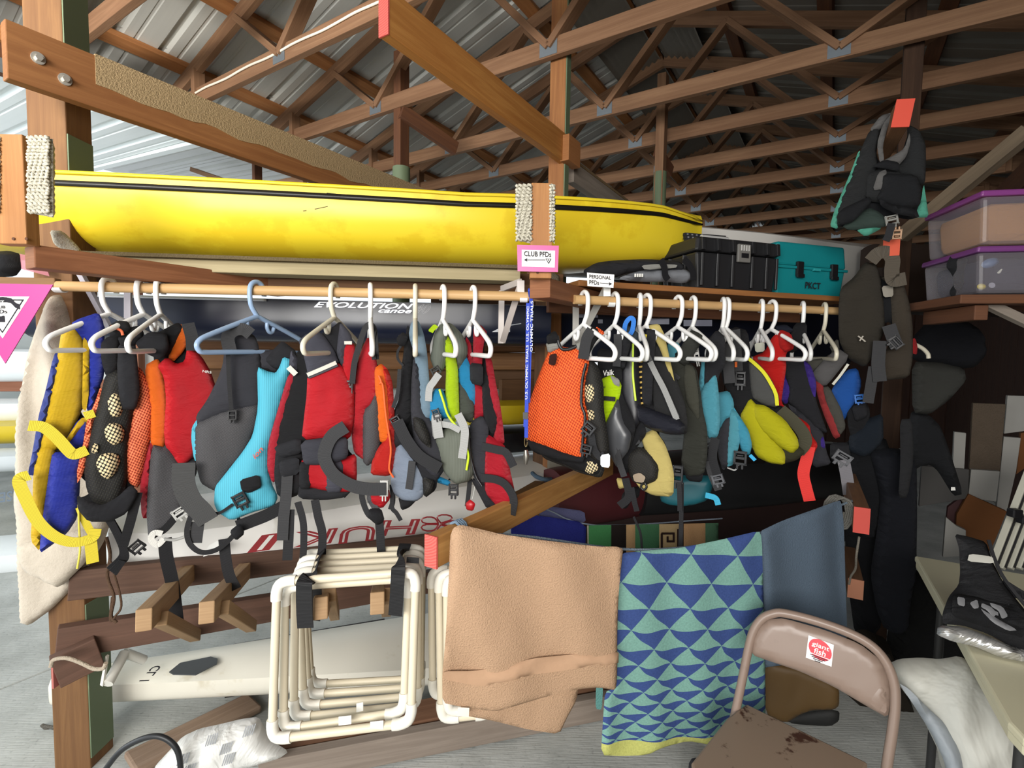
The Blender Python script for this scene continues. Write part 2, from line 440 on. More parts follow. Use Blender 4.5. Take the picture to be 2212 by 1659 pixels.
def hull(name, parent, mat, A, B, secs, n=22, e=2.4, deck=.02, side=None):
    """boat shell: A->B keel line ends (world, at gunwale height); secs = (s, halfwidth, top, depth) ; e = fullness"""
    A, B = Vector(A), Vector(B); ax = (B - A); h = Vector((ax.y, -ax.x, 0)).normalized()   # to the camera side
    if h.dot(CAM - A) < 0: h = -h
    mm = M(); rings = []
    for s, hw, top, dp in secs:
        c = A + ax * s; r = []
        for j in range(n + 1):
            t = math.pi * j / n; cx, sy = math.cos(t), max(0.0, math.sin(t))
            r.append(c + h * (hw * math.copysign(abs(cx)**(2/e), cx)) + Vector((0, 0, top - dp * sy**(2/e))))
        for j in range(1, n // 2):
            q = -1 + 2 * j / (n // 2); r.append(c + h * (hw * q) + Vector((0, 0, top + deck * (1 - q*q))))
        rings.append(r)
    k = len(rings[0]); mm.v = [p for r in rings for p in r]
    L = [ax.length * s[0] for s in secs]
    for i in range(len(rings) - 1):
        for j in range(k):
            j2 = (j + 1) % k; mm.f.append([i*k + j, i*k + j2, (i+1)*k + j2, (i+1)*k + j])
            mm.u.append([(L[i], j*.03), (L[i], (j+1)*.03), (L[i+1], (j+1)*.03), (L[i+1], j*.03)])
    mm.f.append(list(range(k))[::-1]); mm.u.append([(0, 0)] * k)
    mm.f.append([(len(rings)-1)*k + j for j in range(k)]); mm.u.append([(0, 0)] * k)
    o = link(name, mm, mat, parent, smooth=True, angle=48); return o
# ---------------------------------------------------------------- structure
H = 3.0; BL, BRT, BRG, HR = -3.45, 1.15, -1.3, 3.92
SL = (HR - H - .22) / (BRG - BL)
def roof_z(b): return HR - abs(b - BRG) * SL
# floor: cast slabs with an open joint between them
fl = M(); fl.quad(AB(-4, -12, -.02), AB(-4, 6, -.02), AB(14, 6, -.02), AB(14, -12, -.02))
floor = struct(link('floor', fl, concrete()))
for b0, b1 in ((-12, -7.5), (-7.49, -3.005), (-2.995, 1.5), (1.51, 6)):
    for a0, a1 in ((-4, 2.995), (3.005, 8), (8.01, 14)):
        mm = M(); z0, z1 = -.08, 0
        mm.hexa([AB(a0, b0, z0), AB(a0, b1, z0), AB(a0, b1, z1), AB(a0, b0, z1), AB(a1, b0, z0), AB(a1, b1, z0), AB(a1, b1, z1), AB(a1, b0, z1)])
        link('slab', mm, concrete(), floor, bevel=.004)
def ribbed_sheet(name, a0, a1, b0, b1, zf, mat, parent, pitch=.23, hgt=.022):
    mm = M(); prof = []
    a = a0
    while a < a1 - 1e-6:
        for da, z in ((0, 0), (.055, 0), (.07, hgt), (.10, hgt), (.115, 0), (.16, 0), (.165, .005), (.18, .005), (.185, 0)):
            if a + da < a1: prof.append((a + da, z))
        a += pitch
    prof.append((a1, 0))
    for (p, z), (q, y) in zip(prof, prof[1:]):
        for up in (0,):
            A1, B1, C1, D1 = AB(p, b0, zf(b0) + z), AB(p, b1, zf(b1) + z), AB(q, b1, zf(b1) + y), AB(q, b0, zf(b0) + y)
            L = (B1 - A1).length; mm.add([A1, B1, C1, D1], [(0, 1, 2, 3)], [[(0, p), (L, p), (L, q), (0, q)]])
    o = link(name, mm, mat, parent); s = o.modifiers.new('thick', 'SOLIDIFY'); s.thickness = .002; return o
galv = sheet_metal('#b9bab5', '#d2d3ce', .38, .1); galv_shaded = sheet_metal('#6f6a62', '#8b857b', .5, .2)  # second metal has the shade of the right slope put into its colour
white_sheet = sheet_metal('#e6eeee', '#f4fafa', .35, 0.0)
wood_old = wood('#805d44', '#9c785a', .75); wood_dark = wood('#5a3a2a', '#71492f', .75)
wood_new = wood('#c08a4e', '#d6a366', .6); wood_mid = wood('#a56c40', '#bd8453', .65); wood_grey = wood('#8e8378', '#a89c8f', .8)
cm = M(); cm.quad(AB(-2.2, BRG - .1, HR + .09), AB(-2.2, BRG + .1, HR + .09), AB(11.5, BRG + .1, HR + .09), AB(11.5, BRG - .1, HR + .09))
ceiling = struct(link('ceiling', cm, galv))
for k in range(15):
    a0 = -2.2 + k * .92
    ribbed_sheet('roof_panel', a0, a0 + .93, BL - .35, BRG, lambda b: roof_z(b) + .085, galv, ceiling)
    ribbed_sheet('roof_panel', a0, a0 + .93, BRG, BRT + .35, lambda b: roof_z(b) + .085, galv_shaded, ceiling)
for b in (-3.55, -3.0, -2.42, -1.84, -1.36, -1.22, -.72, -.14, .44, 1.02):
    z = roof_z(b) + .062; sl = SL if b < BRG else -SL
    timber('purlin', AB(-2.2, b, z), AB(11.5, b, z), .085, .038, wood_mid if b < BRG else wood_dark, ceiling, up=(-BV * sl + Vector((0, 0, 1))))  # right purlins get darker wood, shade painted in like their sheets
TR = [-0.2, .42, 1.08, 1.71, 2.38, 3.13, 3.72, 4.34, 5.02, 5.65, 6.35, 7.05, 7.75, 8.5]
plate = sheet_metal('#7d8790', '#98a2aa', .4, .6)
TL = {2: 'reddish timber roof truss whose thick bottom chord passes high beside the green-edged left post',
      3: 'timber roof truss with a white cable stapled along its bottom chord',
      4: 'timber roof truss crossing behind the upper red-ended arm, grey plate near its left end',
      5: 'timber roof truss whose bottom chord passes just above the short dark brace',
      6: 'timber roof truss with the lowest grey nail plate, just above the yellow canoe'}
for i, a in enumerate(TR):
    if i == 0: continue
    lab = TL.get(i, 'brown timber roof truss number %d back under the metal roof' % (i + 1))
    if i > 6: lab = ['brown timber truss two bays behind the lowest grey plate', 'dim timber truss crossing above the bow of the yellow canoe', 'dim timber truss over the black and teal cases', 'shadowed timber truss fourth from the rear of the roof', 'shadowed timber truss third from the rear of the roof', 'shadowed timber truss next to the rearmost one', 'rearmost timber truss in the dark end of the roof'][i - 7]
    if i < 2: lab = ['timber roof truss directly over the photographer', 'nearest timber roof truss, only its webs crossing the top edge of the view'][i]
    t = thing('roof_truss', lab, 'truss', AB(a, BL, H), 'timber roof trusses')
    wd = wood_old if i % 2 else wood('#7b5940', '#957155', .75)
    timber('bottom_chord', AB(a, BL - .05, H + .045), AB(a, BRT + .05, H + .045), .038, .092, wd, t)
    for s, be in ((-1, BL - .3), (1, BRT + .3)):
        timber('top_chord', AB(a, be, roof_z(be) - .005), AB(a, BRG, HR - .005), .038, .088, wd, t, up=AV.cross(BV))
    d = .0
    nodes = [(-2.95, -2.55), (-1.9, -2.55), (-1.9, -1.3), (-.7, -1.3), (-.7, -.05), (.45, -.05)]
    for bt, bb in nodes:
        timber('web', AB(a + .001, bb, H + .05), AB(a + .001, bt, roof_z(bt) - .02), .036, .075, wd, t, up=AV)
    for be in (BL + .04, BRT - .04): timber('heel_post', AB(a, be, H), AB(a, be, roof_z(be) - .03), .036, .07, wd, t, up=AV)
    for bb in (-2.55, -1.3, -.05):
        for sgn in (-1, 1):
            mm = M(); c = AB(a + sgn * .0205, bb, H + .048); mm.box(c, .10, .0025, .085, (BV, AV, Vector((0, 0, 1)))); link('gusset_plate', mm, plate, t)
for s_ in (-1, 1):
    b0, b1 = (BRG - .36, BRG - .02) if s_ < 0 else (BRG + .02, BRG + .36)
    mm = M(); n_ = 14
    for j in range(n_):
        p, q = b0 + (b1 - b0) * j / n_, b0 + (b1 - b0) * (j + 1) / n_; z0, z1 = (.012, -.012) if j % 2 else (-.012, .012)
        mm.quad(AB(-2.2, p, roof_z(p) + .02 + z0), AB(-2.2, q, roof_z(q) + .02 + z1), AB(11, q, roof_z(q) + .02 + z1), AB(11, p, roof_z(p) + .02 + z0))
    link('ridge_vent', mm, galv_shaded, ceiling, smooth=True)
# cable stapled on the third truss in view
a = TR[3] - .026
pts = [AB(a, BL + .06 + j * .12, H + .055 + .004 * math.sin(j * 1.7)) for j in range(26)]
tag(tube('cable', pts, .006, plastic('#e8e0d0'), smooth_n=3), 'white electric cable stapled along the truss bottom chord', 'cable')
# eave header on the left and the one on the right, metal covered edge
hd = thing('eave_header', 'long dark timber header carrying the left ends of the trusses', 'beam', AB(2, BL, H))
timber('header_board', AB(-1, BL - .02, H - .1), AB(10.4, BL - .02, H - .1), .06, .2, wood_dark, hd)
timber('rail', AB(-1, BL + .03, H - .03), AB(10.4, BL + .03, H - .03), .038, .07, wood_mid, hd)
hr = thing('eave_header', 'dark timber header carrying the right ends of the trusses', 'beam', AB(2, BRT, H))
timber('header_board', AB(-1, BRT + .02, H - .1), AB(10.4, BRT + .02, H - .1), .06, .2, wood_dark, hr)
# annex roof beyond the left header
an = M(); an.quad(AB(-3, -7.5, 3.6), AB(-3, -3.5, 3.3), AB(11, -3.5, 3.3), AB(11, -7.5, 3.6))
annex = struct(link('ceiling', an, galv))
for k in range(5):
    ribbed_sheet('roof_panel', -2.8 + k * .92, -2.8 + k * .92 + .915, -6.8, BL - .1, lambda b: 2.86 - (b - BL) * .07, white_sheet, annex)
for k in range(9):
    ribbed_sheet('roof_panel', 1.85 + k * .92, 1.85 + k * .92 + .915, -6.8, BL - .36, lambda b: 3.2 - (b - BL) * .07, galv, annex)
mm = M(); mm.bar(AB(1.83, BL - .1, 2.855), AB(1.83, -6.8, 3.1), .05, .03); link('trim_strip', mm, white_sheet, annex)
for a_, lb in ((2.6, 'first'), (3.6, 'second')):
    t = thing('roof_truss', 'low %s timber frame under the annex roof beyond the left header' % lb, 'truss', AB(a_, -4, 2.9), 'annex roof frames')
    timber('bottom_chord', AB(a_, -6.6, 2.95), AB(a_, BL - .15, 2.82), .04, .09, wood_old, t)
    timber('web', AB(a_, -4.3, 2.85), AB(a_, -5.3, 3.2), .04, .07, wood_old, t, up=AV)
    timber('web', AB(a_, -4.25, 2.8), AB(a_, -4.25, 3.2), .04, .07, wood_dark, t, up=AV)
# grey metal edge under the header
mm = M(); mm.bar(AB(-1, BL + .07, H - .19), AB(9, BL + .07, H - .19), .02, .06); tag(link('edge_flashing', mm, sheet_metal('#6d7478', '#8a9296', .4, .5)), 'grey metal flashing along the foot of the left header', 'flashing')
# right wall and rear wall: upright boards
wr = M(); wr.quad(AB(-3, BRT + .42, 0), AB(10.6, BRT + .42, 0), AB(10.6, BRT + .42, 3.3), AB(-3, BRT + .42, 3.3))
wall_r = struct(link('wall_right', wr, wood_dark))
for k in range(44):
    a0 = -2 + k * .285; timber('plank', AB(a0, BRT + .40, 0), AB(a0, BRT + .40, 3.2), .275, .022, wood('#33211a', '#432b20', .85), wall_r, up=BV)
wb = M(); wb.quad(AB(10.6, -4, 0), AB(10.6, 2, 0), AB(10.6, 2, 3.9), AB(10.6, -4, 3.9))
wall_b = struct(link('wall_back', wb, wood_dark))
for k in range(20):
    b0 = -3.9 + k * .285; timber('plank', AB(10.57, b0, 0), AB(10.57, b0, 3.4), .275, .022, wood('#33211a', '#432b20', .85), wall_b, up=AV)
# wall behind the photographer, right of the big door
wf = M(); wf.quad(AB(-2.9, .9, 0), AB(-2.9, 2, 0), AB(-2.9, 2, 3.5), AB(-2.9, .9, 3.5))
struct(link('wall_front', wf, wood_dark))
# ---------------------------------------------------------------- boat rack: posts, arms, beams, pegs
Zv = Vector((0, 0, 1))
red_end = endgrain('#cf5a52'); red_flat = plastic('#c4503f', .7, .2, .12)
green = scuffed('#66755a', '#7a8264', .66, 7, .6); rope_white = carpet('#d8d2bf'); carpet_tan = carpet('#8c7658'); carpet_grey = carpet('#7a7263')
rack = thing('boat_rack', 'tall timber boat rack of posts and carpeted arms with red painted arm ends', 'boat rack', Vector((P(145, 1659, 1.78).x, 1.78, 0)))
def vpost(px, Z, wa, wb, z0, z1, mat, name='post', py=829):
    c = P(px, py, Z); mm = M(); mm.bar(Vector((c.x, c.y, z0)), Vector((c.x, c.y, z1)), wb, wa, up=AV); return link(name, mm, mat, rack, bevel=.004)
def capend(p0, d, w, h, mat, name='painted_end', up=Zv):
    d = Vector(d).normalized(); mm = M(); mm.bar(p0 - d * .004, p0 + d * .002, w + .002, h + .002, up); return link(name, mm, mat, rack)
wpost = wood('#6c4b2f', '#84603c', .7); 
mm = M(); mm.box(Vector((-1.535, 1.765, 1.65)), 3.3, .105, .128, (Zv, Vector((0, 1, 0)), Vector((1, 0, 0)))); link('post', mm, wpost, rack, bevel=.004)
for z0, z1 in ((2.38, 3.3), (2.06, 2.19), (.04, .60)):
    mm = M(); mm.box(Vector((-1.4695, 1.765, (z0 + z1) / 2)), .004, .1, z1 - z0); link('green_paint', mm, green, rack)
vpost(1196, 2.75, .05, .092, 0, 3.35, wood('#8e5c38', '#b07a4a', .65))
vpost(1182, 2.80, .085, .12, 0, 1.78, wood('#5a3f2a', '#74543a', .75)); c2 = P(1196, 829, 2.75)
mm = M(); mm.box(Vector((c2.x, c2.y, 2.6)) + BV * .048, .006, .045, 1.5, (BV, AV, Zv)); link('green_paint', mm, green, rack)
vpost(866, 3.3, .08, .06, 1.2, 3.35, wood_dark); c3 = P(866, 829, 3.3)
tube('green_paint', [Vector((c3.x, c3.y, 1.3)), Vector((c3.x, c3.y, 2.65))], .056, green, rack, 10)
vpost(1411, 3.6, .075, .06, 1.2, 3.4, wood_old); c4 = P(1411, 829, 3.6)
tube('green_paint', [Vector((c4.x, c4.y, 1.3)), Vector((c4.x, c4.y, 2.75))], .045, green, rack, 10)
vpost(1928, 2.6, .06, .08, 0, 3.3, wood('#3a281d', '#4d3728', .85))
# upper right arm with the red end
p0 = P(830, 27, 1.66); p1 = p0 + AV * 1.32
timber('arm', p0, p1, .040, .142, wood('#b07238', '#cf9450', .6), rack); capend(p0, AV, .040, .142, red_end)
b0 = p1 - AV * .12 + BV * .03; timber('arm_block', b0 - Zv * .01, b0 + AV * .14 - Zv * .01, .05, .13, wood_mid, rack)
p2 = P(1232, 372, 2.86); timber('arm', p2, p2 + AV * 1.5, .045, .11, wood_grey, rack)
mm = M(); mm.bar(p2 + Zv * .058, p2 + AV * 1.5 + Zv * .058, .055, .014); link('carpet_strip', mm, carpet_tan, rack)
# long carpeted arm bolted to the left post
p0 = P(70, 140, 1.60) + BV * .03; p1 = p0 + AV * 2.1
timber('arm', p0 - AV * .07, p1, .04, .165, wood('#7a4e2c', '#93653c', .65), rack)
mm = M(); n = 46
for i in range(n):
    s0, s1 = .14 + 1.95 * i / n, .14 + 1.95 * (i + 1) / n
    d0, d1 = [.052 + .010 * mnoise.noise(Vector((s * 9, 3, 1))) for s in (s0, s1)]
    a_, b_ = p0 + AV * s0, p0 + AV * s1; k = BV * .0225; t = Zv * .086
    mm.quad(a_ + k + t - Zv * d0 * 1.9, b_ + k + t - Zv * d1 * 1.9, b_ + k + t, a_ + k + t)
    mm.quad(a_ + k + t, b_ + k + t, b_ - k + t, a_ - k + t)
o = link('carpet_strip', mm, carpet('#a08a68'), rack); sm = o.modifiers.new('thick', 'SOLIDIFY'); sm.thickness = .008
pl = Plane(100, 140, 1.6); pl.o = p0 + BV * .02; pl.n = BV; pl.u = AV; pl.v = Zv
for px, py in ((82, 126), (140, 172)):
    for r, th, mname in ((.0175, .004, 'washer'), (.0095, .014, 'bolt')):
        k = 6 if mname == 'bolt' else 16
        flat(mname, [pl.at(px, py) + AV * r * math.cos(2 * j * math.pi / k) + Zv * r * math.sin(2 * j * math.pi / k) for j in range(k)], th, BV, plastic('#c9c6bd', .35, .5, .05, metal=.7), rack)
# short dark braces up in the trusses
for a_, b_ in ((P(866, 240, 3.25), P(985, 322, 3.5)), (P(1418, 325, 3.6), P(1448, 372, 3.75))): timber('brace', a_, b_, .04, .085, wood_dark, rack)
# lower arms that carry the yellow canoe, with upright stops
for (px, y0, y1, Z, wpx, cl, cr) in ((38, 296, 530, 1.36, 66, (70, 114), (-8, 8)), (1169, 399, 603, 1.60, 46, (1115, 1148), (1188, 1197))):
    top, bot = P(px, y0, Z), P(px, y1, Z); x = P(px, 500, Z)
    mm = M(); mm.bar(Vector((x.x, Z, bot.z)), Vector((x.x, Z, top.z)), wpx / F * Z, .04, up=(0, 1, 0)); link('arm_stop', mm, wood('#a06c40', '#c08a55', .65), rack, bevel=.003)
    q0 = Vector((x.x, Z + .03, bot.z - .025)); L = .75 if px < 100 else 1.35
    timber('arm', q0, q0 + AV * L, .075, .06, wood('#7a4c30', '#9a6645', .7), rack)
    pl = Plane(px, 450, Z - .012, 0)
    yb = (470 if px < 100 else 527)
    for (xa, xb), nm in ((cl, 'carpet_pad'), (cr, 'carpet_pad')):
        puff(nm, [(xa, y0 + 2), (xb, y0 + 4), (xb + 1, yb), (xa + 3, yb - 8)], pl, rope_white, rack, T=.012, R=.02, res=.009, wr=.003, ws=70, soft=0, back=1.5)
        mm = M(); yy = y0 + 5; rw = 0
        while yy < yb - 4:
            npt = max(5, int((xb - xa) / 3.2)); mm.tube([pl.at(xa + (xb - xa) * q_ / npt, yy + 2.6 * math.sin(q_ * 2.1 + rw * 1.3) + random.uniform(-.8, .8), .012 + .004 * math.cos(q_ * 2.1 + rw)) for q_ in range(npt + 1)], .0046, 6); yy += 7.2; rw += 1
        link('rope_loops', mm, carpet('#d8d2bf'), rack, smooth=True)['kind'] = 'stuff'
    for dxp in ((12, 40) if px < 100 else (-8, 12)):
        pp = P(px + dxp - 20, y1 - 14, Z - .021); tube('screw', [pp, pp - Vector((0, .002, 0))], .004, wood_dark, rack, 8)
pl = Plane(140, 520, 1.5, 35); puff('carpet_pad', [(108, 498), (135, 500), (172, 538), (176, 550), (150, 545), (118, 528)], pl, rope_white, rack, T=.015, res=.007, wr=.005, ws=70)
pl = Plane(1232, 600, 1.95, 0); puff('carpet_pad', [(1150, 602), (1205, 588), (1215, 640), (1195, 650), (1150, 640)], Plane(1190, 620, 2.0, 20), carpet_grey, rack, T=.01, res=.01, wr=.003, ws=60)
# boards below the canoe
q0, q1 = P(180, 571, 1.75), P(1120, 599, 1.95)
timber('shelf_board', q0, q1, .10, .042, wood('#a39572', '#b9ab87', .8), rack)
mm = M(); mm.bar(q0 + Zv * .026, q1 + Zv * .026, .16, .012); link('carpet_strip', mm, carpet('#6d6047'), rack)
timber('rail', P(150, 598, 1.87), P(1215, 614, 2.08), .04, .075, wood('#5d3f29', '#7a5638', .7), rack)
timber('rail', P(-160, 606, 1.62), P(126, 612, 1.66), .03, .03, wood('#7a5a3c', '#94704c', .7), rack)
# end block between the two rods
timber('arm_block', P(1205, 652, 2.35), P(1275, 655, 2.5), .05, .10, wood_grey, rack)
# big timbers behind the hanging vests
for (a_, b_, h_, mt) in (((400, 740, 2.75), (1168, 744, 2.95), .095, wood('#6f4a2e', '#8d6440', .7)), ((400, 776, 2.73), (1168, 781, 2.93), .10, wood('#7c5534', '#99704a', .7)), ((400, 815, 2.76), (1168, 818, 2.98), .115, wood('#5f432c', '#755539', .7))):
    timber('rail', P(*a_), P(*b_), .09, h_, mt, rack, bevel=.02)
timber('rail', P(1080, 850, 2.85), P(1172, 848, 2.95), .05, .16, wood('#5f432c', '#755539', .7), rack)
timber('rail', P(930, 690, 2.9), P(1180, 700, 3.0), .05, .3, wood('#3f2c1f', '#523a29', .8), rack)
# lower beams of the near face with pegs
wb1 = wood('#553f34', '#6b5143', .75)
timber('beam', P(150, 1262, 1.68), P(1010, 1168, 2.5), .04, .102, wb1, rack)
timber('beam', P(122, 1388, 1.64), P(960, 1250, 2.5), .04, .108, wood('#5e463a', '#745648', .75), rack)
timber('beam', P(118, 1452, 1.60), P(215, 1405, 1.68), .035, .11, wood('#5e463a', '#745648', .75), rack)
mm = M(); q = P(119, 1455, 1.595); mm.box(q, .006, .02, .09); link('painted_end', mm, plastic('#b06a62', .7, .2, .1), rack)
pegw = wood('#9a7a58', '#b4946e', .7)
def peg(p0, p1, q0, q1, w=.04, h=.06):
    a_, b_ = P(*p0), P(*p1); timber('peg', a_, b_, w, h, pegw, rack); timber('peg_brace', P(*q0), P(*q1), .036, .04, pegw, rack)
def EP(x, y, Z): p = cE([(x, y)])[0]; return (p[0], p[1], Z)
def FP(x, y, Z): p = cF([(x, y)])[0]; return (p[0], p[1], Z)
peg(EP(845, 790, 1.36), EP(1120, 500, 1.88), EP(945, 780, 1.44), EP(1150, 880, 1.84))
peg(EP(1215, 745, 1.38), EP(1440, 500, 1.92), EP(1310, 715, 1.46), EP(1480, 825, 1.86))
peg(FP(360, 720, 1.40), FP(410, 590, 2.0), FP(415, 640, 1.5), FP(445, 760, 2.0))
peg(FP(695, 690, 1.42), FP(710, 570, 2.05), FP(735, 640, 1.52), FP(748, 740, 2.05))
# bottom board on the floor
q0, q1 = P(560, 1668, 1.64), P(1330, 1518, 2.02)
timber('plank', q0, q1, .04, .10, wood('#83766b', '#9b8e82', .8), rack); timber('plank', q0 + Vector((0, .1, .02)), q1 + Vector((0, .1, .05)), .12, .035, wood('#6d4c38', '#86624a', .8), rack)
# low red ended arms
def red_arm(p, L, w, h, mt, endm, up=Zv, d=AV):
    timber('arm', p, p + d * L, w, h, mt, rack, up=up); capend(p, d, w, h, endm, up=up)
red_arm(P(932, 1191, 1.33), 1.28, .04, .085, wood('#a87640', '#cf9c5c', .6), red_end)
red_arm(P(1861, 1124, 1.72), .6, .045, .088, wood('#6a4a34', '#86603f', .7), plastic('#b5483f', .7, .2, .15), d=Vector((.5, .866, 0)))
red_arm(P(1848, 1272, 1.95), .4, .05, .075, wood('#5e4330', '#7a5940', .7), plastic('#9c6a52', .7, .2, .15), d=Vector((.5, .866, 0)))
red_arm(P(1950, 245, 1.80), .5, .05, .09, wood('#6e4c34', '#8a6242', .7), plastic('#cb4d3c', .7, .2, .06), d=Vector((.45, .89, 0)), up=Vector((.15, 0, 1)))
red_arm(P(1925, 535, 1.95), .3, .05, .06, wood('#6e4c34', '#8a6242', .7), plastic('#c9573f', .7, .2, .06), d=Vector((.45, .89, 0)))
mm = M(); mm.bar(P(930, 1190, 1.36) + AV * .95 + Zv * .02, P(1210, 1030, 2.72), .05, .09); 
timber('brace', P(1000, 1165, 1.75), P(1165, 1060, 2.55), .05, .10, wood('#7d5a38', '#99734a', .7), rack)
timber('brace', P(1160, 1075, 2.66), P(1290, 985, 2.75), .035, .06, wood_dark, rack)
# hanging ropes on the left post
for pts, r in (([(230, 1160, 1.64), (238, 1200, 1.64), (232, 1245, 1.65), (246, 1290, 1.64), (240, 1330, 1.64), (252, 1345, 1.64)], .005), ([(238, 1210, 1.64), (262, 1300, 1.64), (250, 1330, 1.64), (238, 1340, 1.64), (242, 1290, 1.64)], .0035)):
    tag(tube('rope', [P(*q) for q in pts], r, carpet('#5a4638'), smooth_n=6), 'dark knotted rope hanging on the left post above the pegs' if r > .004 else 'thin dark cord looped beside the knotted rope', 'rope')
rp = [cT7([q])[0] for q in ((325, 1010), (345, 965), (430, 955), (520, 985), (600, 1022), (660, 1020), (680, 985))]
tag(tube('rope', [P(x, y, 1.55) for x, y in rp], .006, carpet('#b9ab98'), smooth_n=6), 'white and brown braided rope tied round the left post', 'rope')
rp = [cT7([q])[0] for q in ((350, 1400), (290, 1390), (270, 1385), (320, 1420), (350, 1410), (250, 1470), (230, 1500), (290, 1500), (355, 1410))]
tag(tube('rope', [P(x, y, 1.9) for x, y in rp], .006, carpet('#6d6a63'), smooth_n=6), 'grey looped cord end on the floor left of the post', 'rope')
# white plastic bracket under the lower beam
t = thing('pipe_bracket', 'white angled plastic bracket hanging below the lower beam on the post', 'bracket', P(215, 1440, 1.7))
tube('pipe', [P(*cT7([(690, 1120)])[0], 1.7), P(*cT7([(800, 920)])[0], 1.8)], .017, plastic('#d8d6cd', .5), t)
tube('pipe', [P(*cT7([(800, 920)])[0], 1.8), P(*cT7([(920, 965)])[0], 1.86)], .017, plastic('#d8d6cd', .5), t)
flat('plate', [P(*cT7([q])[0], 1.7) for q in ((690, 930), (700, 935), (672, 1125), (655, 1115))], .01, (0, -1, 0), plastic('#e0ddd2', .5), t)
# ---------------------------------------------------------------- rods
R1a, R1b = P(125, 618, 1.62), P(1205, 642, 1.75)
R2a, R2b = P(1240, 647, 1.75), P(1835, 673, 2.17)
white_pl = plastic('#ebebe8', .35, .5, .03); oak = wood('#c39a66', '#dab583', .5, .8); grey_metal = plastic('#b9b0aa', .4, .5, .05)
def bracket(parent, pts, wpx, Z, mt):
    for a_, b_ in pts: timber('bracket', P(*a_), P(*b_), wpx / F * Z, .004 if False else .012, mt, parent, up=(0, -1, 0), bevel=.001)
r1 = thing('closet_rod', 'long pale wooden rod holding the club life vests', 'rod', R1a)
tube('rod', [R1a, R1b], .0158, oak, r1, 20)
bracket(r1, [((165, 575, 1.62), (240, 715, 1.86)), ((277, 600, 1.9), (277, 705, 1.9))], 16, 1.7, plastic('#c9c6d0', .4))
bracket(r1, [((1084, 628, 1.92), (1082, 742, 1.92)), ((1126, 610, 1.74), (1086, 738, 1.92)), ((1124, 609, 1.74), (1084, 624, 1.92))], 13, 1.85, grey_metal)
mm = M(); mm.bar(P(1125, 606, 1.735), P(1125, 634, 1.735), .024, .005, up=(0, -1, 0)); link('bracket', mm, grey_metal, r1)
def cup(parent, px, ln, g):
    d = (R1b - R1a).normalized() if px < 1220 else (R2b - R2a).normalized(); a0 = R1a if px < 1220 else R2a
    best = min((abs(px - proj(a0 + d * (k * .002))[0]), k) for k in range(1200))[1]; c = a0 + d * (best * .002)
    mm = M(); n = 10; w = .013
    for j in range(n):
        g0, g1 = [math.radians(200 + 200 * (jj / n)) for jj in (j, j + 1)]
        f = lambda g_, r: Vector((0, -math.cos(g_ - math.pi / 2) * 0, 0)) + Vector((0, math.cos(g_) * r, math.sin(g_) * r))
        mm.hexa([c - d*w + f(g0, .017), c - d*w + f(g1, .017), c - d*w + f(g1, .0205), c - d*w + f(g0, .0205), c + d*w + f(g0, .017), c + d*w + f(g1, .017), c + d*w + f(g1, .0205), c + d*w + f(g0, .0205)])
    link('cup', mm, white_pl, parent, smooth=True, angle=40)
def proj(p):
    q = p - CAM; z = q.dot(Fw); return (CX + F * q.dot(XC) / z, CY - F * q.dot(YC) / z)
cup(r1, 130, 0, 0); cup(r1, 1131, 0, 0)
r2 = thing('closet_rod', 'pale wooden rod on the right holding the personal life vests', 'rod', R2a)
tube('rod', [R2a, R2b], .0158, oak, r2, 20)
bracket(r2, [((1244, 655, 2.0), (1243, 745, 2.0)), ((1312, 618, 1.80), (1247, 742, 2.0))], 14, 1.9, plastic('#a9a69f', .45))
mm = M(); mm.bar(P(1311, 620, 1.78), P(1311, 640, 1.78), .024, .005, up=(0, -1, 0)); link('bracket', mm, white_pl, r2)
cup(r2, 1320, 0, 0)
# ---------------------------------------------------------------- coat hangers
def rod_at(px):
    a, b = (R1a, R1b) if px < 1220 else (R2a, R2b)
    lo, hi = 0.0, 1.0
    for _ in range(40):
        mid = (lo + hi) / 2
        if proj(a.lerp(b, mid))[0] < px: lo = mid
        else: hi = mid
    return a.lerp(b, lo)
hang_cols = {'w': plastic('#f0f0ee', .3, .5, .02), 'i': plastic('#d6d0bc', .35, .5, .04), 'b': plastic('#8ea6c4', .35, .5, .03)}
def hanger(px, near, lab, c='w', group='plastic hangers on the rods', r=.0078, half=.205):
    o = rod_at(px); best = None
    for k in range(-70, 71):
        y = math.radians(k); d = Vector((math.sin(y), -math.cos(y), 0)); q = o + d * half + Vector((0, 0, -.19)); e = abs(proj(q)[0] - near)
        if best is None or e < best[0]: best = (e, d)
    d = best[1]; W = lambda x, z: o + d * x + Vector((0, 0, z)); mt = hang_cols[c]
    t = thing('coat_hanger', lab, 'hanger', o, group)
    tube('hook', [W(x, z) for x, z in ((-.027, -.016), (-.027, 0), (-.018, .02), (0, .0275), (.018, .02), (.026, .002), (.026, -.03), (.02, -.055), (.0, -.083))], r, mt, t, 10, smooth_n=4)
    L = [(0, -.083), (.09, -.118), (.172, -.152), (.196, -.166), (.205, -.180), (.200, -.194), (.183, -.201), (.1, -.200), (0, -.199)]
    full = L + [(-x, z) for x, z in L[-2:0:-1]]
    tube('shoulder_frame', catmull([W(x, z) for x, z in full + [full[0]]], 4)[:-1], r, mt, t, 10, closed=True)
    for sg in (1, -1):
        tube('inner_hook', [W(sg * x, z) for x, z in ((.038, -.098), (.037, -.118), (.045, -.133), (.058, -.132), (.064, -.118))], r * .8, mt, t, 8, smooth_n=4)
    return t
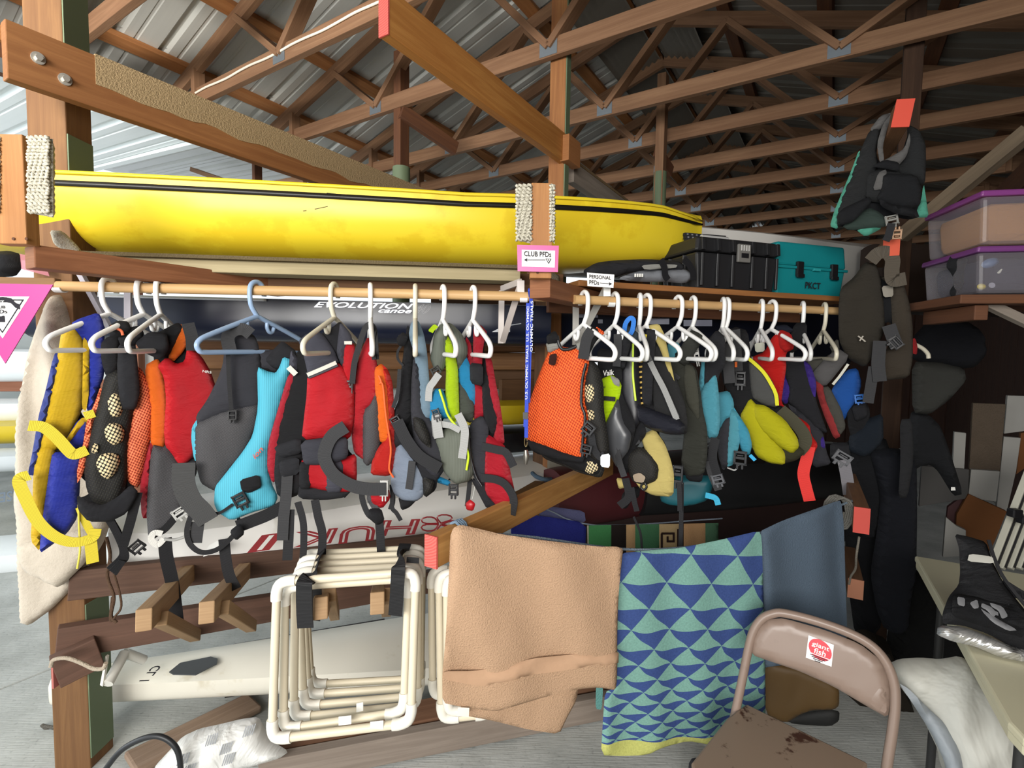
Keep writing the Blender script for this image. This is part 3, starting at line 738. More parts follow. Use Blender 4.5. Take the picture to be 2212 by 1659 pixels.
HG = [(235, 100, 'white plastic hanger holding the blue and yellow life vest'), (308, 198, 'white plastic hanger holding the black mesh and orange life vest'),
 (345, 275, 'white plastic hanger holding the red and orange club life vest'), (555, 425, 'pale blue hanger holding the cyan and charcoal life vest'),
 (722, 655, 'ivory hanger holding the large red vest with grey shoulders'), (800, 804, 'white hanger seen end-on in the slim red and mesh vest'),
 (897, 897, 'ivory hanger seen end-on in the black and slate blue vest'), (957, 985, 'white hanger holding the olive, lime and cyan vest'),
 (1022, 1060, 'white hanger holding the crimson and black vest beside the lanyard')]
for i, (px, nr, lb) in enumerate(HG): hanger(px, nr, lb, 'wwwbiwiww'[i])
HG2 = [(1262, 1330, 'white hanger holding the orange mesh vest'), (1328, 1387, 'white hanger holding the lime and black vest behind the orange mesh vest'),
 (1382, 1397, 'thin white hanger with a blue strap looped on its neck'), (1397, 1470, 'white hanger holding the tan and black vest'),
 (1465, 1537, 'white hanger holding the dark olive-grey padded vest'), (1497, 1545, 'white hanger just behind the olive-grey vest, holding pale blue'),
 (1562, 1585, 'white hanger with the sky blue vest, leftmost of a touching pair'), (1570, 1614, 'white hanger with the sky blue vest, rightmost of a touching pair'),
 (1645, 1669, 'white hanger above the yellow and grey vest'), (1668, 1739, 'white hanger holding the bright red vest with a long strap'),
 (1734, 1752, 'white hanger holding the purple and black vest'), (1781, 1806, 'off-white hanger nearest the big dark vest at the rod end')]
for i, (px, nr, lb) in enumerate(HG2): hanger(px, nr, lb, 'w' if i < 11 else 'i')
# ---------------------------------------------------------------- signs
pink = plastic('#bd3282', .35, .5, .04); paper = plastic('#f2f0ec', .6, .3, .02); ink = plastic('#26242a', .7, .2)
def sign_rect(name, lab, px4, Z, yaw, mt, th=.002, cat='sign'):
    pl = Plane(*px4[0], Z, yaw); t = thing(name, lab, cat, pl.at(*px4[3])); flat('board', [pl.at(*q) for q in px4], th, pl.n, mt, t); return t, pl
def T4(pl, s, x0, y0, x1, y1, yt, mat, parent, off=.004, **k):
    a, b = pl.at(x0, y0, off), pl.at(x1, y1, off); c = pl.at(x0, y0 - yt, off); return text('lettering', s, a, b, c, mat, parent, **k)
t, pl = sign_rect('hanging_sign', 'pink bordered sign reading club PFDs with an arrow, nailed under the canoe', [(1117, 529), (1207, 531), (1205, 588), (1118, 586)], 1.565, 0, pink)
flat('paper', [pl.at(*q, .002) for q in ((1127, 540), (1199, 542), (1198, 578), (1127, 576))], .001, pl.n, paper, t)
T4(pl, 'CLUB PFDs', 1132, 554, 1190, 556, 11, ink, t)
def arrow(pl, x0, x1, y, t, off=.004, dy=0):
    s = 1 if x1 > x0 else -1
    flat('arrow', [pl.at(*q, off) for q in ((x0, y - .7), (x1 - s * 6, y - .7 + dy), (x1 - s * 7, y - 4 + dy), (x1, y + dy), (x1 - s * 7, y + 4 + dy), (x1 - s * 6, y + .7 + dy), (x0, y + .7))], .0006, pl.n, ink, t)
arrow(pl, 1178, 1132, 562, t)
tri = [(1178, 559), (1191, 559.5), (1185, 571)]; flat('emblem', [pl.at(*q, .004) for q in tri], .0006, pl.n, ink, t)
flat('emblem', [pl.at(*q, .0048) for q in ((1180.5, 560.5), (1188.5, 560.7), (1184.8, 567.5))], .0006, pl.n, paper, t); flat('emblem', [pl.at(*q, .0056) for q in ((1182.5, 561.2), (1186.5, 561.4), (1184.7, 565))], .0004, pl.n, ink, t)
t, pl = sign_rect('hanging_sign', 'white card reading personal PFDs with an arrow, above the right rod', [(1268, 589), (1327, 593.5), (1325, 622), (1269, 618)], 1.74, -10, paper)
T4(pl, 'PERSONAL', 1273, 601.5, 1320, 605, 8, ink, t); T4(pl, 'PFDs', 1273, 614.5, 1294, 616, 9, ink, t); arrow(pl, 1296, 1322, 611.5, t, dy=2)
t = thing('pennant_sign', 'pink triangular pennant sign with a black and white club crest', 'sign', P(13, 784, 1.5)); pl = Plane(13, 700, 1.5, 8)
flat('board', [pl.at(*q) for q in ((-96, 611), (116, 615), (13, 785))], .003, pl.n, pink, t)
flat('paper', [pl.at(*q, .003) for q in ((-58, 640), (66, 641), (8, 731))], .001, pl.n, paper, t)
for q in (((-48, 646), (55, 647), (52, 650), (-46, 649)), ((55, 647), (8, 720), (8, 716), (51, 648)), ((-48, 646), (8, 720), (8, 716), (-44, 648))): flat('emblem', [pl.at(*p, .004) for p in q], .0006, pl.n, ink, t)
arc = [(-30 + 76 * k / 8, 660 - 13 * math.sin(math.pi * (k + 1) / 10) + (7 if k > 6 else 0)) for k in range(9)]
flat('emblem', [pl.at(x, y - 5, .0045) for x, y in arc] + [pl.at(x, y + 6, .0045) for x, y in arc[::-1]], .0006, pl.n, ink, t)
T4(pl, 'ECT', -6, 656, 14, 656, 6, paper, t, off=.006); T4(pl, 'CLUB', -12, 667, 15, 667, 6.5, ink, t); T4(pl, 'PFDs', -14, 678, 19, 677, 8, ink, t)
flat('emblem', [pl.at(*p, .0045) for p in ((-4, 682), (2, 682), (4, 684), (10, 682), (13, 683), (14, 696), (-2, 696), (-3, 690))], .0006, pl.n, ink, t)
# ---------------------------------------------------------------- boats
yel = scuffed('#e2c82e', '#d8ba26', .52, 3, .34); blackp = plastic('#1c1a17', .4, .5, .1)
t = thing('canoe', 'bright yellow canoe with a black stripe lying on the upper rack', 'canoe', P(110, 545, 1.95))
Ay, By = P(-560, 400, 1.80), P(1512, 478, 2.32); Ay.z = 0; By.z = 0
def ysec(s):
    # s along the hull, 1 = bow tip at the right
    hw = .30 * (1 - max(0, (s - .5) / .5)**3.6 * .9) if s > .5 else .30 * (1 - ((.5 - s) / .9)**2)
    u = min(1, max(0, (s - .66) / .34)); top = 2.075 - .02 * (1 - s) + (.05 * max(0, s - .7) / .3 if s > .7 else 0) - (.035 * max(0, s - .93) / .07 if s > .93 else 0); bot = 1.835 - .015 * (1 - s) + .165 * (1 - (1 - u**2.4)**.5)
    return (s, hw * (1 if s < .985 else .7), top, top - bot)
secs = [ysec(s) for s in [0, .1, .2, .3, .4, .5, .58, .65, .72, .78, .84, .88, .92, .95, .975, .99, 1.0]]
hull('hull', t, yel, Ay, By, secs, n=26, e=3.0, deck=.03)
# stripe: a thin strip proud of the hull side
def side_strip(name, Aw, Bw, sf, f0, f1, mat, parent, e, out=.004, ss=60, s0=0.0, s1=1.0):
    ax = Bw - Aw; h = Vector((ax.y, -ax.x, 0)).normalized(); h = h if h.dot(CAM - Aw) > 0 else -h; mm = M(); prev = None
    for i in range(ss + 1):
        s = s0 + (s1 - s0) * i / ss; _, hw, top, dp = sf(s); row = []
        for f in (f0, f1):
            sy = f; tt = math.asin(min(1, sy**(e / 2))); x = hw * abs(math.cos(tt))**(2 / e) + out
            row.append(Aw + ax * s + h * x + Vector((0, 0, top - dp * f)))
        if prev: mm.quad(prev[0], row[0], row[1], prev[1])
        prev = row
    o = link(name, mm, mat, parent, smooth=True); sm = o.modifiers.new('thick', 'SOLIDIFY'); sm.thickness = .003; sm.offset = 0; return o
side_strip('stripe', Ay, By, ysec, .13, .205, scuffed('#17140f', '#4a4126', .68, 9, .4, .3), t, 3.0)
side_strip('gunwale', Ay, By, ysec, .0, .045, yel, t, 3.0, out=.006)
for x0, y0, x1, y1 in ((680, 452, 708, 446), (655, 456, 662, 455), (737, 421, 748, 421), (706, 417, 725, 419)):
    a_, b_ = P(x0, y0, 1.745), P(x1, y1, 1.745)
    tube('scratch', [a_, b_], .0012, blackp, t, 5)
# grey boat bottom below (shadowed) and white boat behind the cases
navy = plastic('#171d30', .25, .5, .2); whb = scuffed('#e9e8e4', '#d4d2cb', .6, 2.5, .35)
t = thing('canoe', 'navy blue racing canoe with silver lettering behind the hanging vests', 'canoe', P(700, 730, 2.4))
An, Bn = P(120, 690, 2.35), P(1175, 700, 2.6); zt = 1.5 + (755 - 652) / F * 2.3; An.z = Bn.z = 0
sn = lambda s: (s, .20, zt + .0, .19)
hull('hull', t, navy, An, Bn, [sn(k / 10) for k in range(11)], n=22, e=5.0, deck=.015)
side_strip('deck_stripe', An, Bn, sn, .0, .06, plastic('#c9ccd2', .3), t, 5.0, out=.008, s0=-.0, s1=.44)
pn = Plane(720, 660, 2.17, 6)
sil = plastic('#b9bdc4', .3, .5, .04, metal=.4)
fr = lambda x, y: cP5([(x, y)])[0]
text('lettering', 'EVOLUTION', pn.at(*fr(385, 207)), pn.at(*fr(1070, 220)), pn.at(*fr(400, 168)), sil, t, shear=.25); text('lettering', 'canoe', pn.at(*fr(835, 244)), pn.at(*fr(1065, 250)), pn.at(*fr(845, 222)), sil, t, shear=.25)
text('lettering', '40', pn.at(*fr(1085, 245)), pn.at(*fr(1190, 252)), pn.at(*fr(1105, 182)), sil, t, shear=.3, outline=.0012)
for q in (((1690, 352), (1770, 352), (1770, 378), (1640, 378)), ((1750, 330), (1850, 315), (1850, 320), (1750, 336))): flat('decal', [pn.at(*fr(*p), -.05) for p in q], .002, pn.n, sil, t)
# white hull with red outlined lettering
t = thing('canoe', 'white outrigger hull with red outlined lettering and a flower under the club vests', 'canoe', P(620, 1190, 2.2))
Ah, Bh = P(250, 1195, 1.98), P(1330, 1050, 3.2); Ah.z = Bh.z = 0
zh = 1.5 - (1050 - 752) / F * 2.3; sh = lambda s: (s, .30 - .12 * s if s > .1 else .12 + 1.8 * s * 0.9, zh - .08 * (1 - s), .26)
hull('hull', t, whb, Ah, Bh, [sh(k / 12) for k in range(13)], n=22, e=3.2, deck=.05)
ph = Plane(640, 1170, 1.93, 30.5, -5)
rd = plastic('#8e2a30', .4, .5, .06); f2 = lambda x, y: cP2([(x, y)])[0]
HUK = [('H', (1730, 380), (1470, 390), (1690, 485)), ('U', (1430, 418), (1190, 440), (1410, 525)), ('K', (1170, 440), (880, 470), (1120, 545)), ('I', (800, 470), (650, 490), (700, 590))]
for ch, top_r, top_l, bot in HUK:   # the name reads upside down
    a_ = ph.at(*f2(*top_r)); b_ = ph.at(*f2(*top_l)); c_ = ph.at(*f2(*bot)); text('lettering', ch, a_, b_, c_, rd, t, outline=.03, lift=.004)
fc = f2(1865, 415)
for k in range(5):
    g = 2 * math.pi * k / 5; pts = []
    for j in range(14):
        q = 2 * math.pi * j / 14; rr = 22 + 18 * math.cos(q); aa = g + .55 * math.sin(q)
        pts.append(ph.at(fc[0] + rr * math.cos(aa) * 1.15, fc[1] + rr * math.sin(aa) * .52, .003))
    tube('flower', pts, .0035, rd, t, 5, closed=True)
for q in (((290, 560), (350, 530), (385, 555), (375, 598), (250, 640)),): flat('decal', [P(*f2(*p), 1.83) for p in q], .002, (0, -1, 0), plastic('#dcdcd8', .4), t)
# white canoe CL 1 low on the floor
t = thing('canoe', 'low white canoe marked CL 1 with a grey patch, nearest the floor', 'canoe', P(400, 1550, 2.0))
Ac = Vector((-1.80, 1.95, 0)); Bc = Ac + Vector((.978, .208, 0)) * 2.7
zc = .165
def sc_(s):
    hw = .045 + .20 * min(1, s / .6)**.9; return (s, hw, zc + .035 * s, .085 + .05 * s)
hull('hull', t, scuffed('#e4e0d2', '#d3ccb8', .6, 2.5, .4), Ac, Bc, [sc_(s) for s in (0, .012, .03, .07, .13, .2, .3, .4, .5, .65, .8, 1)], n=22, e=4.5, deck=.035)
dz = zc + .045
def onz(x, y, h): p = cE([(x, y)])[0]; return P_h(p[0], p[1], h)
flat('patch', [onz(x, y, dz + .004) for x, y in ((995, 1098), (1060, 1045), (1240, 1008), (1280, 1020), (1275, 1050), (1150, 1115), (1020, 1112))][::-1], .004, (0, 0, 1), plastic('#4a4d4f', .7, .3, .15), t)
text('lettering', 'CL 1', onz(955, 1060, dz + .008), onz(875, 1150, dz + .008), onz(900, 1062, dz + .008), ink, t)
side_strip('stripe', Ac, Bc, sc_, .0, .13, plastic('#1d4a33', .4, .5, .1), t, 4.5, out=.003, s0=.58, s1=1)
mm = M(); mm.bar(P(760, 1440, 2.35), P(950, 1385, 2.7), .10, .012); tag(link('paddle_board', mm, wood('#c9b98e', '#d9cba4', .6)), 'pale thin board lying along the low white canoe', 'board')
# white boat at the back behind the cases
t = thing('kayak', 'white kayak hull with a red toggle on the shelf behind the tool cases', 'kayak', P(1500, 540, 3.0))
Ak, Bk = P(1150, 560, 2.6), P(1905, 540, 3.3); Ak.z = Bk.z = 0; zk = 1.5 + (772 - 520) / F * 2.75
hull('hull', t, plastic('#d9d6d0', .4, .5, .05), Ak, Bk, [(s, .12 + .12 * math.sin(math.pi * min(1, s * 1.1 + .05)), zk + .03 * s, .24) for s in (0, .1, .2, .35, .5, .65, .8, .9, 1)], n=20, e=2.4, deck=.05)
tube('toggle', [P(*q, 2.5) for q in ((1472, 522), (1488, 528), (1498, 518), (1502, 500), (1490, 503))], .009, plastic('#b3222a', .4), t, 8, smooth_n=4)
# far left boats and boards beyond the post
def simple_hull(lab, a_, b_, hw, top, dp, col, name='kayak'):
    t = thing(name, lab, name, P(*b_)); A_, B_ = P(*a_), P(*b_); A_.z = B_.z = 0
    hull('hull', t, col, A_, B_, [(s, max(.02, hw * math.sin(math.pi * (.06 + .88 * s))**.6), top, dp) for s in (0, .05, .15, .3, .5, .7, .85, .95, 1)], n=18, e=2.8); return t
wh2 = plastic('#eef2f2', .35, .5, .03)
zz = lambda y, Z: 1.5 - (y - 748) / F * Z
simple_hull('white hull on the far rack, just under the pink pennant', (-400, 760, 4.2), (360, 760, 5.2), .25, zz(765, 4.4), .28, wh2)
simple_hull('white hull on the far rack above the yellow one', (-500, 890, 4.0), (340, 890, 4.9), .25, zz(885, 4.1), .2, wh2)
simple_hull('yellow and black hull on the far rack at the left', (-500, 950, 3.9), (340, 940, 4.7), .24, zz(935, 4.0), .17, plastic('#d8bd2c', .4))
simple_hull('white hull low behind the left post', (-420, 1250, 3.1), (620, 1150, 4.0), .24, zz(1222, 3.2), .2, wh2)
simple_hull('grey-white hull with dark lettering at the left', (-420, 1020, 3.6), (300, 1000, 4.2), .2, zz(1000, 3.7), .14, plastic('#cfd4d6', .4))
fr_ = thing('far_rack', 'reddish timber boat rack beyond the fleece blanket', 'boat rack', P(20, 900, 4.3))
for y in (830, 705): timber('rail', P(-260, y, 4.35), P(420, y, 5.2), .06, .13, wood('#8e5a40', '#a9725a', .7), fr_)
for px in (-200, 300): c_ = P(px, 900, 4.9); timber('post', Vector((c_.x, c_.y, 0)), Vector((c_.x, c_.y, 2.3)), .09, .09, wood('#8e5a40', '#a9725a', .7), fr_)
pb = Plane(25, 1040, 3.35, 0); tt = [o for o in bpy.data.objects if o.get('label', '').startswith('grey-white hull')][0]
text('lettering', 'SE', pb.at(28, 1060), pb.at(0, 1064), pb.at(27, 1082), plastic('#5b6774', .5), tt)
wl = M(); wl.quad(AB(-4, -8.2, 0), AB(12, -8.2, 0), AB(12, -8.2, 2.2), AB(-4, -8.2, 2.2)); struct(link('wall_left', wl, white_sheet))
# yellow and black boat end, dark red and dark hulls in the shade
simple_hull('yellow and black boat end behind the blue lanyard', (1010, 905, 2.8), (1168, 905, 2.95), .16, 1.5 - (880 - 762) / F * 2.7, .12, plastic('#d9bd1f', .4))
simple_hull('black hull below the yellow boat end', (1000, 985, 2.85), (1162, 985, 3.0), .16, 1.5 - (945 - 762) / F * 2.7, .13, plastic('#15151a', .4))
simple_hull('white slim hull just above the yellow boat end', (540, 858, 3.1), (1168, 862, 3.4), .12, 1.5 - (850 - 760) / F * 3.0, .07, wh2)
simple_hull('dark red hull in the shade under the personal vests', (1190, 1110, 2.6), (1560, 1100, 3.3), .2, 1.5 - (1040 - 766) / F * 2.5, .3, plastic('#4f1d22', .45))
simple_hull('dark maroon hull lowest in the shade behind the hanging towels', (1250, 1130, 2.85), (1900, 1130, 3.35), .2, 1.5 - (1080 - 768) / F * 2.75, .42, plastic('#2b1a18', .5))  # added hull, dark colour fills the gloom where bare floor would show
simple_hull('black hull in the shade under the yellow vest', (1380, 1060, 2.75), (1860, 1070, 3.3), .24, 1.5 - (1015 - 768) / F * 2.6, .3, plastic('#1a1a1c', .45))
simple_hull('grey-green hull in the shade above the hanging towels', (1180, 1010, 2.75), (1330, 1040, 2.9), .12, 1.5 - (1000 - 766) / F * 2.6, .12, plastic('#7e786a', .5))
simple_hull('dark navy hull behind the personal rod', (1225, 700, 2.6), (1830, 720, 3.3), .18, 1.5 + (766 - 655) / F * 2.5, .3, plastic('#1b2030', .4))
pw = Plane(1290, 690, 2.42, -6); tn = [o for o in bpy.data.objects if o.get('label', '').startswith('dark navy hull')][0]
for x0, y0, x1, y1 in ((1254, 667, 1300, 676), (1250, 681, 1290, 688), (1290, 692, 1300, 700), (1390, 690, 1440, 702), (1470, 693, 1530, 706)): flat('decal', [pw.at(*q, .06) for q in ((x0, y0), (x1, y0), (x1, y1), (x0, y1))], .002, pw.n, plastic('#6d7080', .4), tn)
# ---------------------------------------------------------------- life vests
VESTS = []
GROW[0] = 3.6
class Vest:
    def __init__(s, label, crop, hook, Z, yaw, name='life_vest', cat='life vest', group=None, base_y=1100, tilt=0, cy=850):
        s.c = crop; s.pl = Plane(hook, cy, Z, yaw, tilt); s.Z = Z; s.i = 0
        s.t = thing(name, label, cat, s.pl.at(hook, base_y), group); s.out = []; VESTS.append(s)
    def p(s, part, pts, mat, T=.022, off=0, crop=None, lab=None, **k):
        s.i += 1; k.setdefault('res', .012); k.setdefault('wr', .0055); T *= .72
        s.out.append((crop or s.c)(pts))
        o = puff(part, (crop or s.c)(pts), s.pl, mat, s.t, T=T, off=off + s.i * .0012, seed=s.i * 3.7 + s.Z, **k)
        if lab: o['label'] = lab
        return o
    def s(s, part, pts, mat, w, off=.03, crop=None, th=.0025, parent=None):
        c = crop or s.c; q = [s.pl.at(x, y, off + s.i * .0004) for x, y in c(pts)]
        mm = M(); mm.band(catmull(q, 7), s.pl.n, w / F * s.Z, th); s.i += .5
        return link(part, mm, mat, parent or s.t)
    def tb(s, part, pts, mat, r, off=.03, crop=None):
        q = [s.pl.at(x, y, off) for x, y in (crop or s.c)(pts)]
        return tube(part, q, r, mat, s.t, 8, smooth_n=5)
    def b(s, x, y, w, h, ang=0, mat=None, off=.035, crop=None, part='buckle'):
        (px, py), = (crop or s.c)([(x, y)]); k = s.Z / F / (crop or s.c).sc; w *= k; h *= k; g = math.radians(ang)
        e1 = s.pl.u * math.cos(g) + s.pl.v * math.sin(g); e2 = s.pl.v * math.cos(g) - s.pl.u * math.sin(g); c = s.pl.at(px, py, off); n = s.pl.n; mm = M()
        for dx, dy, sx, sy in ((0, .42, 1, .16), (0, -.42, 1, .16), (-.42, 0, .16, 1), (.42, 0, .16, 1), (0, 0, .7, .2), (0, .2, .5, .1), (-.2, -.65, .18, .4), (.2, -.65, .18, .4)):
            mm.box(c + e1 * dx * w + e2 * dy * h, sx * w, .009, sy * h, (e1, n, e2))
        return link(part, mm, mat or blk_pl, s.t, bevel=.0012)
    def txt(s, st, a, b, c, mat, off=.03, crop=None, **k):
        q = [s.pl.at(x, y, off) for x, y in (crop or s.c)([a, b, c])]; return text('lettering', st, q[0], q[1], q[2], mat, s.t, lift=.001, **k)
blk_pl = plastic('#17171a', .4, .5, .1); grey_pl = plastic('#b9b9b5', .4, .5, .05); wht_pl = plastic('#d9d8d2', .4)
yw = webbing('#d9c63a'); bw = webbing('#17171a'); gw = webbing('#2e2e30'); lgw = webbing('#9a9a98')
blk = fabric('#1d1d20'); blk2 = fabric('#28282c'); char = fabric('#3a3a40'); chr2 = fabric('#44444a'); blue = fabric('#2a37a0', .5); yell = fabric('#d6ae1c', .6)
red = fabric('#c41e28', .55); red2 = fabric('#ad2130', .55); redm = fabric('#b9303a', .6); org = fabric('#ef6f1f', .6); grey = fabric('#4a4a54'); lgrey = fabric('#a3a29b', .6)
orgnet = netting('#ef7d55', '#96361f', 150, .38); bnet = netting('#1c1b1a', '#26241f', 150); window = netting('#191817', '#d9c59a', 125, .42); org2 = netting('#f4642a', '#a8340c', 130, .40); mgrey = netting('#4a494b', '#3a393b', 260, .4)
cyan = ribbed('#4ba3b9', 55); cyan2 = fabric('#2b8cbd', .5); sky = fabric('#58a5b8', .6); lime = fabric('#b4d419', .55); olive = ribbed('#5b6057', 70); slate = fabric('#7f97a8', .55); silver = fabric('#8d99ab', .45, spec=.5)
oliveb = fabric('#393a33', .7); tan_ = fabric('#d8c478', .65); refl = plastic('#b5b0a4', .35, .5, .05); purple = fabric('#46308f', .55); ylw2 = fabric('#cdc61f', .6); redo = fabric('#d4231f', .55)
GC = 'club life vests on the left rod'; GP = 'personal life vests on the right rod'
# 1 blue and yellow
v = Vest('blue and yellow club vest with loose yellow straps, nearest the fleece blanket', cA, 190, 1.56, 44, group=GC, base_y=1180)
v.p('back_panel', '385,620 350,680 300,900 255,1060 215,1300 185,1425 215,1430 275,1200 335,900 395,640', fabric('#2c3a86', .55))
v.p('inner_panel', '400,520 470,495 535,575 535,760 528,900 512,1020 425,1200 350,1270 290,1250 245,1300 300,1060 345,850 375,680', yell, T=.028)
v.p('lower_edge', '262,1240 350,1265 325,1400 300,1560 275,1770 252,1910 205,1850 215,1650 222,1450 235,1330', yell)
v.p('shoulder', '458,472 500,450 620,408 648,470 655,640 650,800 612,890 590,1015 556,1020 568,900 558,700 562,610 520,545', blue, off=.012)
v.p('front_panel', '500,1085 565,1065 548,1235 460,1250 425,1205', blue, off=.01)
v.p('front_panel', '340,1290 450,1292 532,1300 500,1400 492,1560 482,1690 420,1785 330,1855 255,1914 270,1780 300,1560 322,1400', blue, off=.012, T=.03)
v.p('binding', '527,560 556,600 552,900 540,1015 527,1000 533,760', yell, off=.016, T=.012)
v.p('inner_panel', '425,1200 512,1075 560,1060 548,1078 470,1160 432,1215', yell, off=.02, T=.012)
v.s('strap', '180,1105 275,1117 360,1185 430,1262 468,1285 545,1258', yw, 21, off=.05)
v.s('strap', '185,1410 122,1440 158,1545 240,1700 350,1795 468,1828 575,1800 598,1745', yw, 20, off=.055)
v.s('strap', '528,1048 592,1030', yw, 17, off=.045)
v.s('strap', '565,1815 580,1960', yw, 21, off=.05); v.s('strap', '500,1620 540,1720 580,1790', yw, 14, off=.035)
v.tb('cord', '492,1600 496,1740 502,1880 485,2000', plastic('#cfc24a', .7), .0028, off=.045)
# 2 black mesh over orange
v = Vest('black mesh club vest with bright orange mesh sides and pale foam showing', cA, 280, 1.60, 42, group=GC, base_y=1140)
v.p('orange_side', '640,880 620,960 560,1100 540,1240 500,1400 495,1490 530,1400 560,1250 600,1080 655,920', orgnet, lab='orange mesh side')
v.p('orange_side', '845,765 885,750 945,850 975,1000 950,1200 920,1350 880,1510 830,1480 795,1390 800,1250 840,1050 870,900', orgnet, T=.03, lab='orange mesh side')
v.p('mesh_panel', '680,795 740,765 850,790 872,900 835,1050 805,1250 805,1400 780,1560 700,1620 600,1600 560,1520 545,1400 590,1160 640,960', bnet, T=.035, off=.005)
for q in ('720,915 755,930 770,990 755,1045 715,1050 690,1010 690,950', '700,1100 755,1110 778,1150 765,1205 720,1225 680,1195 668,1140', '690,1290 740,1295 750,1340 725,1400 680,1440 640,1410 615,1350 640,1300', '590,1225 612,1235 608,1275 585,1275'):
    v.p('foam_window', q, window, T=.022, off=.030, R=.03)
v.p('shoulder', '755,600 845,590 855,700 872,900 850,1000 765,1000 748,750', blk2, off=.03, T=.012)
v.p('shoulder_loop', '685,495 740,462 800,468 815,510 770,548 700,540', blk, off=.045, T=.02); v.p('shoulder_loop', '800,510 880,490 900,540 850,600 770,610 750,560', blk, off=.03)
v.p('neck_panel', '650,600 690,560 760,560 750,780 680,800 655,700', blk, off=-.01)
v.tb('trim_cord', '690,490 715,500 735,505 760,520 768,545', plastic('#f0764c', .6), .004, off=.07)
v.p('waist_belt', '490,1540 545,1580 640,1610 740,1560 820,1480 860,1520 790,1640 690,1690 560,1690 500,1620', fabric('#232327'), off=.045, T=.015)
v.s('strap', '640,180 690,270 720,380 640,470', bw, 15, crop=cE); v.s('strap', '640,180 700,300 730,400 660,440', bw, 13, crop=cE, off=.036)
v.s('strap', '800,20 760,180 715,330', bw, 18, crop=cE, off=.04); v.b(795, 340, 75, 60, 40, crop=cE)
for k in range(4): v.s('strap_end', '%d,%d %d,%d' % (700 + 8*k, 410, 640 + 10*k, 470 + 6*k), bw, 5, crop=cE, off=.04 + .003*k)
v.p('inner_panel', '460,90 500,110 548,150 520,165 480,130', orgnet, crop=cE, lab='orange mesh hem')
# 3 red and orange
v = Vest('red, orange and charcoal club vest with a small white label on its chest', cA, 350, 1.65, 38, group=GC, base_y=1130)
v.p('orange_panel', '930,740 1000,700 1025,740 1062,950 1062,1100 1052,1200 1042,1270 970,1245 960,1100 955,950', org, T=.025)
v.p('back_edge', '958,1235 978,1240 955,1400 948,1700 910,1700 900,1500 930,1350', red2)
v.p('grey_panel', '970,1242 1042,1262 1055,1245 1115,1295 1150,1420 1172,1600 1100,1730 1020,1790 950,1850 940,1650', mgrey, off=.012)
v.p('chest_panel', '1008,738 1060,690 1120,735 1180,715 1195,618 1270,680 1330,780 1362,880 1352,940 1305,1060 1255,1200 1230,1300 1150,1372 1120,1325 1060,1245 1052,1150 1066,950 1050,800', red, T=.04, off=.014, wr=.008)
v.p('grey_side', '1048,1240 1120,1320 1152,1380 1235,1300 1245,1400 1205,1500 1195,1600 1120,1690 1100,1500', char, off=.008)
v.p('lower_edge', '1145,1370 1170,1450 1165,1600 1190,1600 1200,1500 1180,1420', red2, off=.02, T=.012)
v.s('shoulder_strap', '1185,470 1210,560 1215,640', gw, 24, off=.05)
v.p('inner_collar', '1120,500 1160,478 1192,530 1182,600 1150,650 1100,705 1078,680', org, T=.012)
v.p('shoulder_pad', '868,592 950,530 1050,540 1062,620 1022,690 940,655 890,622', blk2, off=.035, T=.02)
v.p('neck_panel', '950,560 1040,520 1130,470 1160,500 1100,620 1040,700', blk, off=.0)
v.txt('NRS', (1275, 775), (1330, 783), (1277, 760), wht_pl, off=.056)
v.b(1050, 140, 75, 60, 30, grey_pl, crop=cE); v.s('strap', '1110,60 1040,150 960,240 900,260', bw, 15, crop=cE, off=.03)
v.s('strap', '950,260 905,255 885,290 920,325 960,290', webbing('#d8d6d0'), 12, crop=cE, off=.034)
v.s('strap', '965,290 975,400 1010,560 1040,800', bw, 25, crop=cE, off=.03); v.tb('strap_end', '960,290 1020,295 1078,278', plastic('#a3a3a0', .6), .005, crop=cE, off=.04)
# 4 cyan and charcoal
v = Vest('charcoal and cyan club vest with a wide loose grey belt', cA, 540, 1.66, 24, group=GC, base_y=1100)
v.p('back_edge', '1262,1075 1268,1250 1275,1360 1245,1330 1228,1200 1233,1130', cyan)
v.p('back_panel', '1440,640 1455,560 1500,500 1570,520 1620,560 1640,620 1652,760 1655,1000 1510,1020 1380,1060 1265,1115 1258,1060 1330,960 1400,820 1430,730', char, T=.03, R=.06)
v.p('mesh_panel', '1258,1112 1380,1050 1510,1005 1655,985 1642,1090 1600,1200 1550,1290 1480,1385 1430,1455 1400,1530 1350,1510 1290,1475 1265,1380 1253,1250', mgrey, T=.032, R=.06, off=.006)
v.p('front_panel', '1645,748 1700,780 1760,792 1790,750 1808,688 1862,708 1832,800 1792,950 1752,1100 1712,1250 1702,1380 1722,1480 1762,1560 1742,1610 1600,1650 1480,1700 1400,1650 1380,1600 1385,1500 1450,1420 1560,1280 1622,1180 1657,1000', cyan, T=.03, off=.02, R=.06)
v.txt('ion', (1632, 1312), (1682, 1255), (1615, 1285), plastic('#c24a3a', .5), off=.056)
v.p('patch', '1545,1445 1650,1415 1662,1480 1592,1512 1555,1500', blk, off=.05, T=.006, R=.01); v.b(1540, 1560, 75, 80, 25, off=.06)
v.s('shoulder_strap', '1475,640 1462,560 1500,515 1560,510 1605,540', gw, 25, off=.05)
v.p('shoulder', '1750,640 1800,588 1882,650 1862,712 1810,690 1785,755 1740,740 1700,700', blk2, off=.008, T=.018); v.p('neck_panel', '1640,640 1700,650 1760,640 1790,700 1760,780 1700,770 1650,745', char, off=-.02)
v.s('strap', '1462,640 1468,800 1478,950 1490,1080', bw, 8, off=.045); v.b(1490, 1040, 45, 60, 0, off=.05)
v.s('waist_belt', '1195,1330 1195,1460 1235,1560 1300,1630 1345,1690', webbing('#3a3a3a'), 40, off=.06)
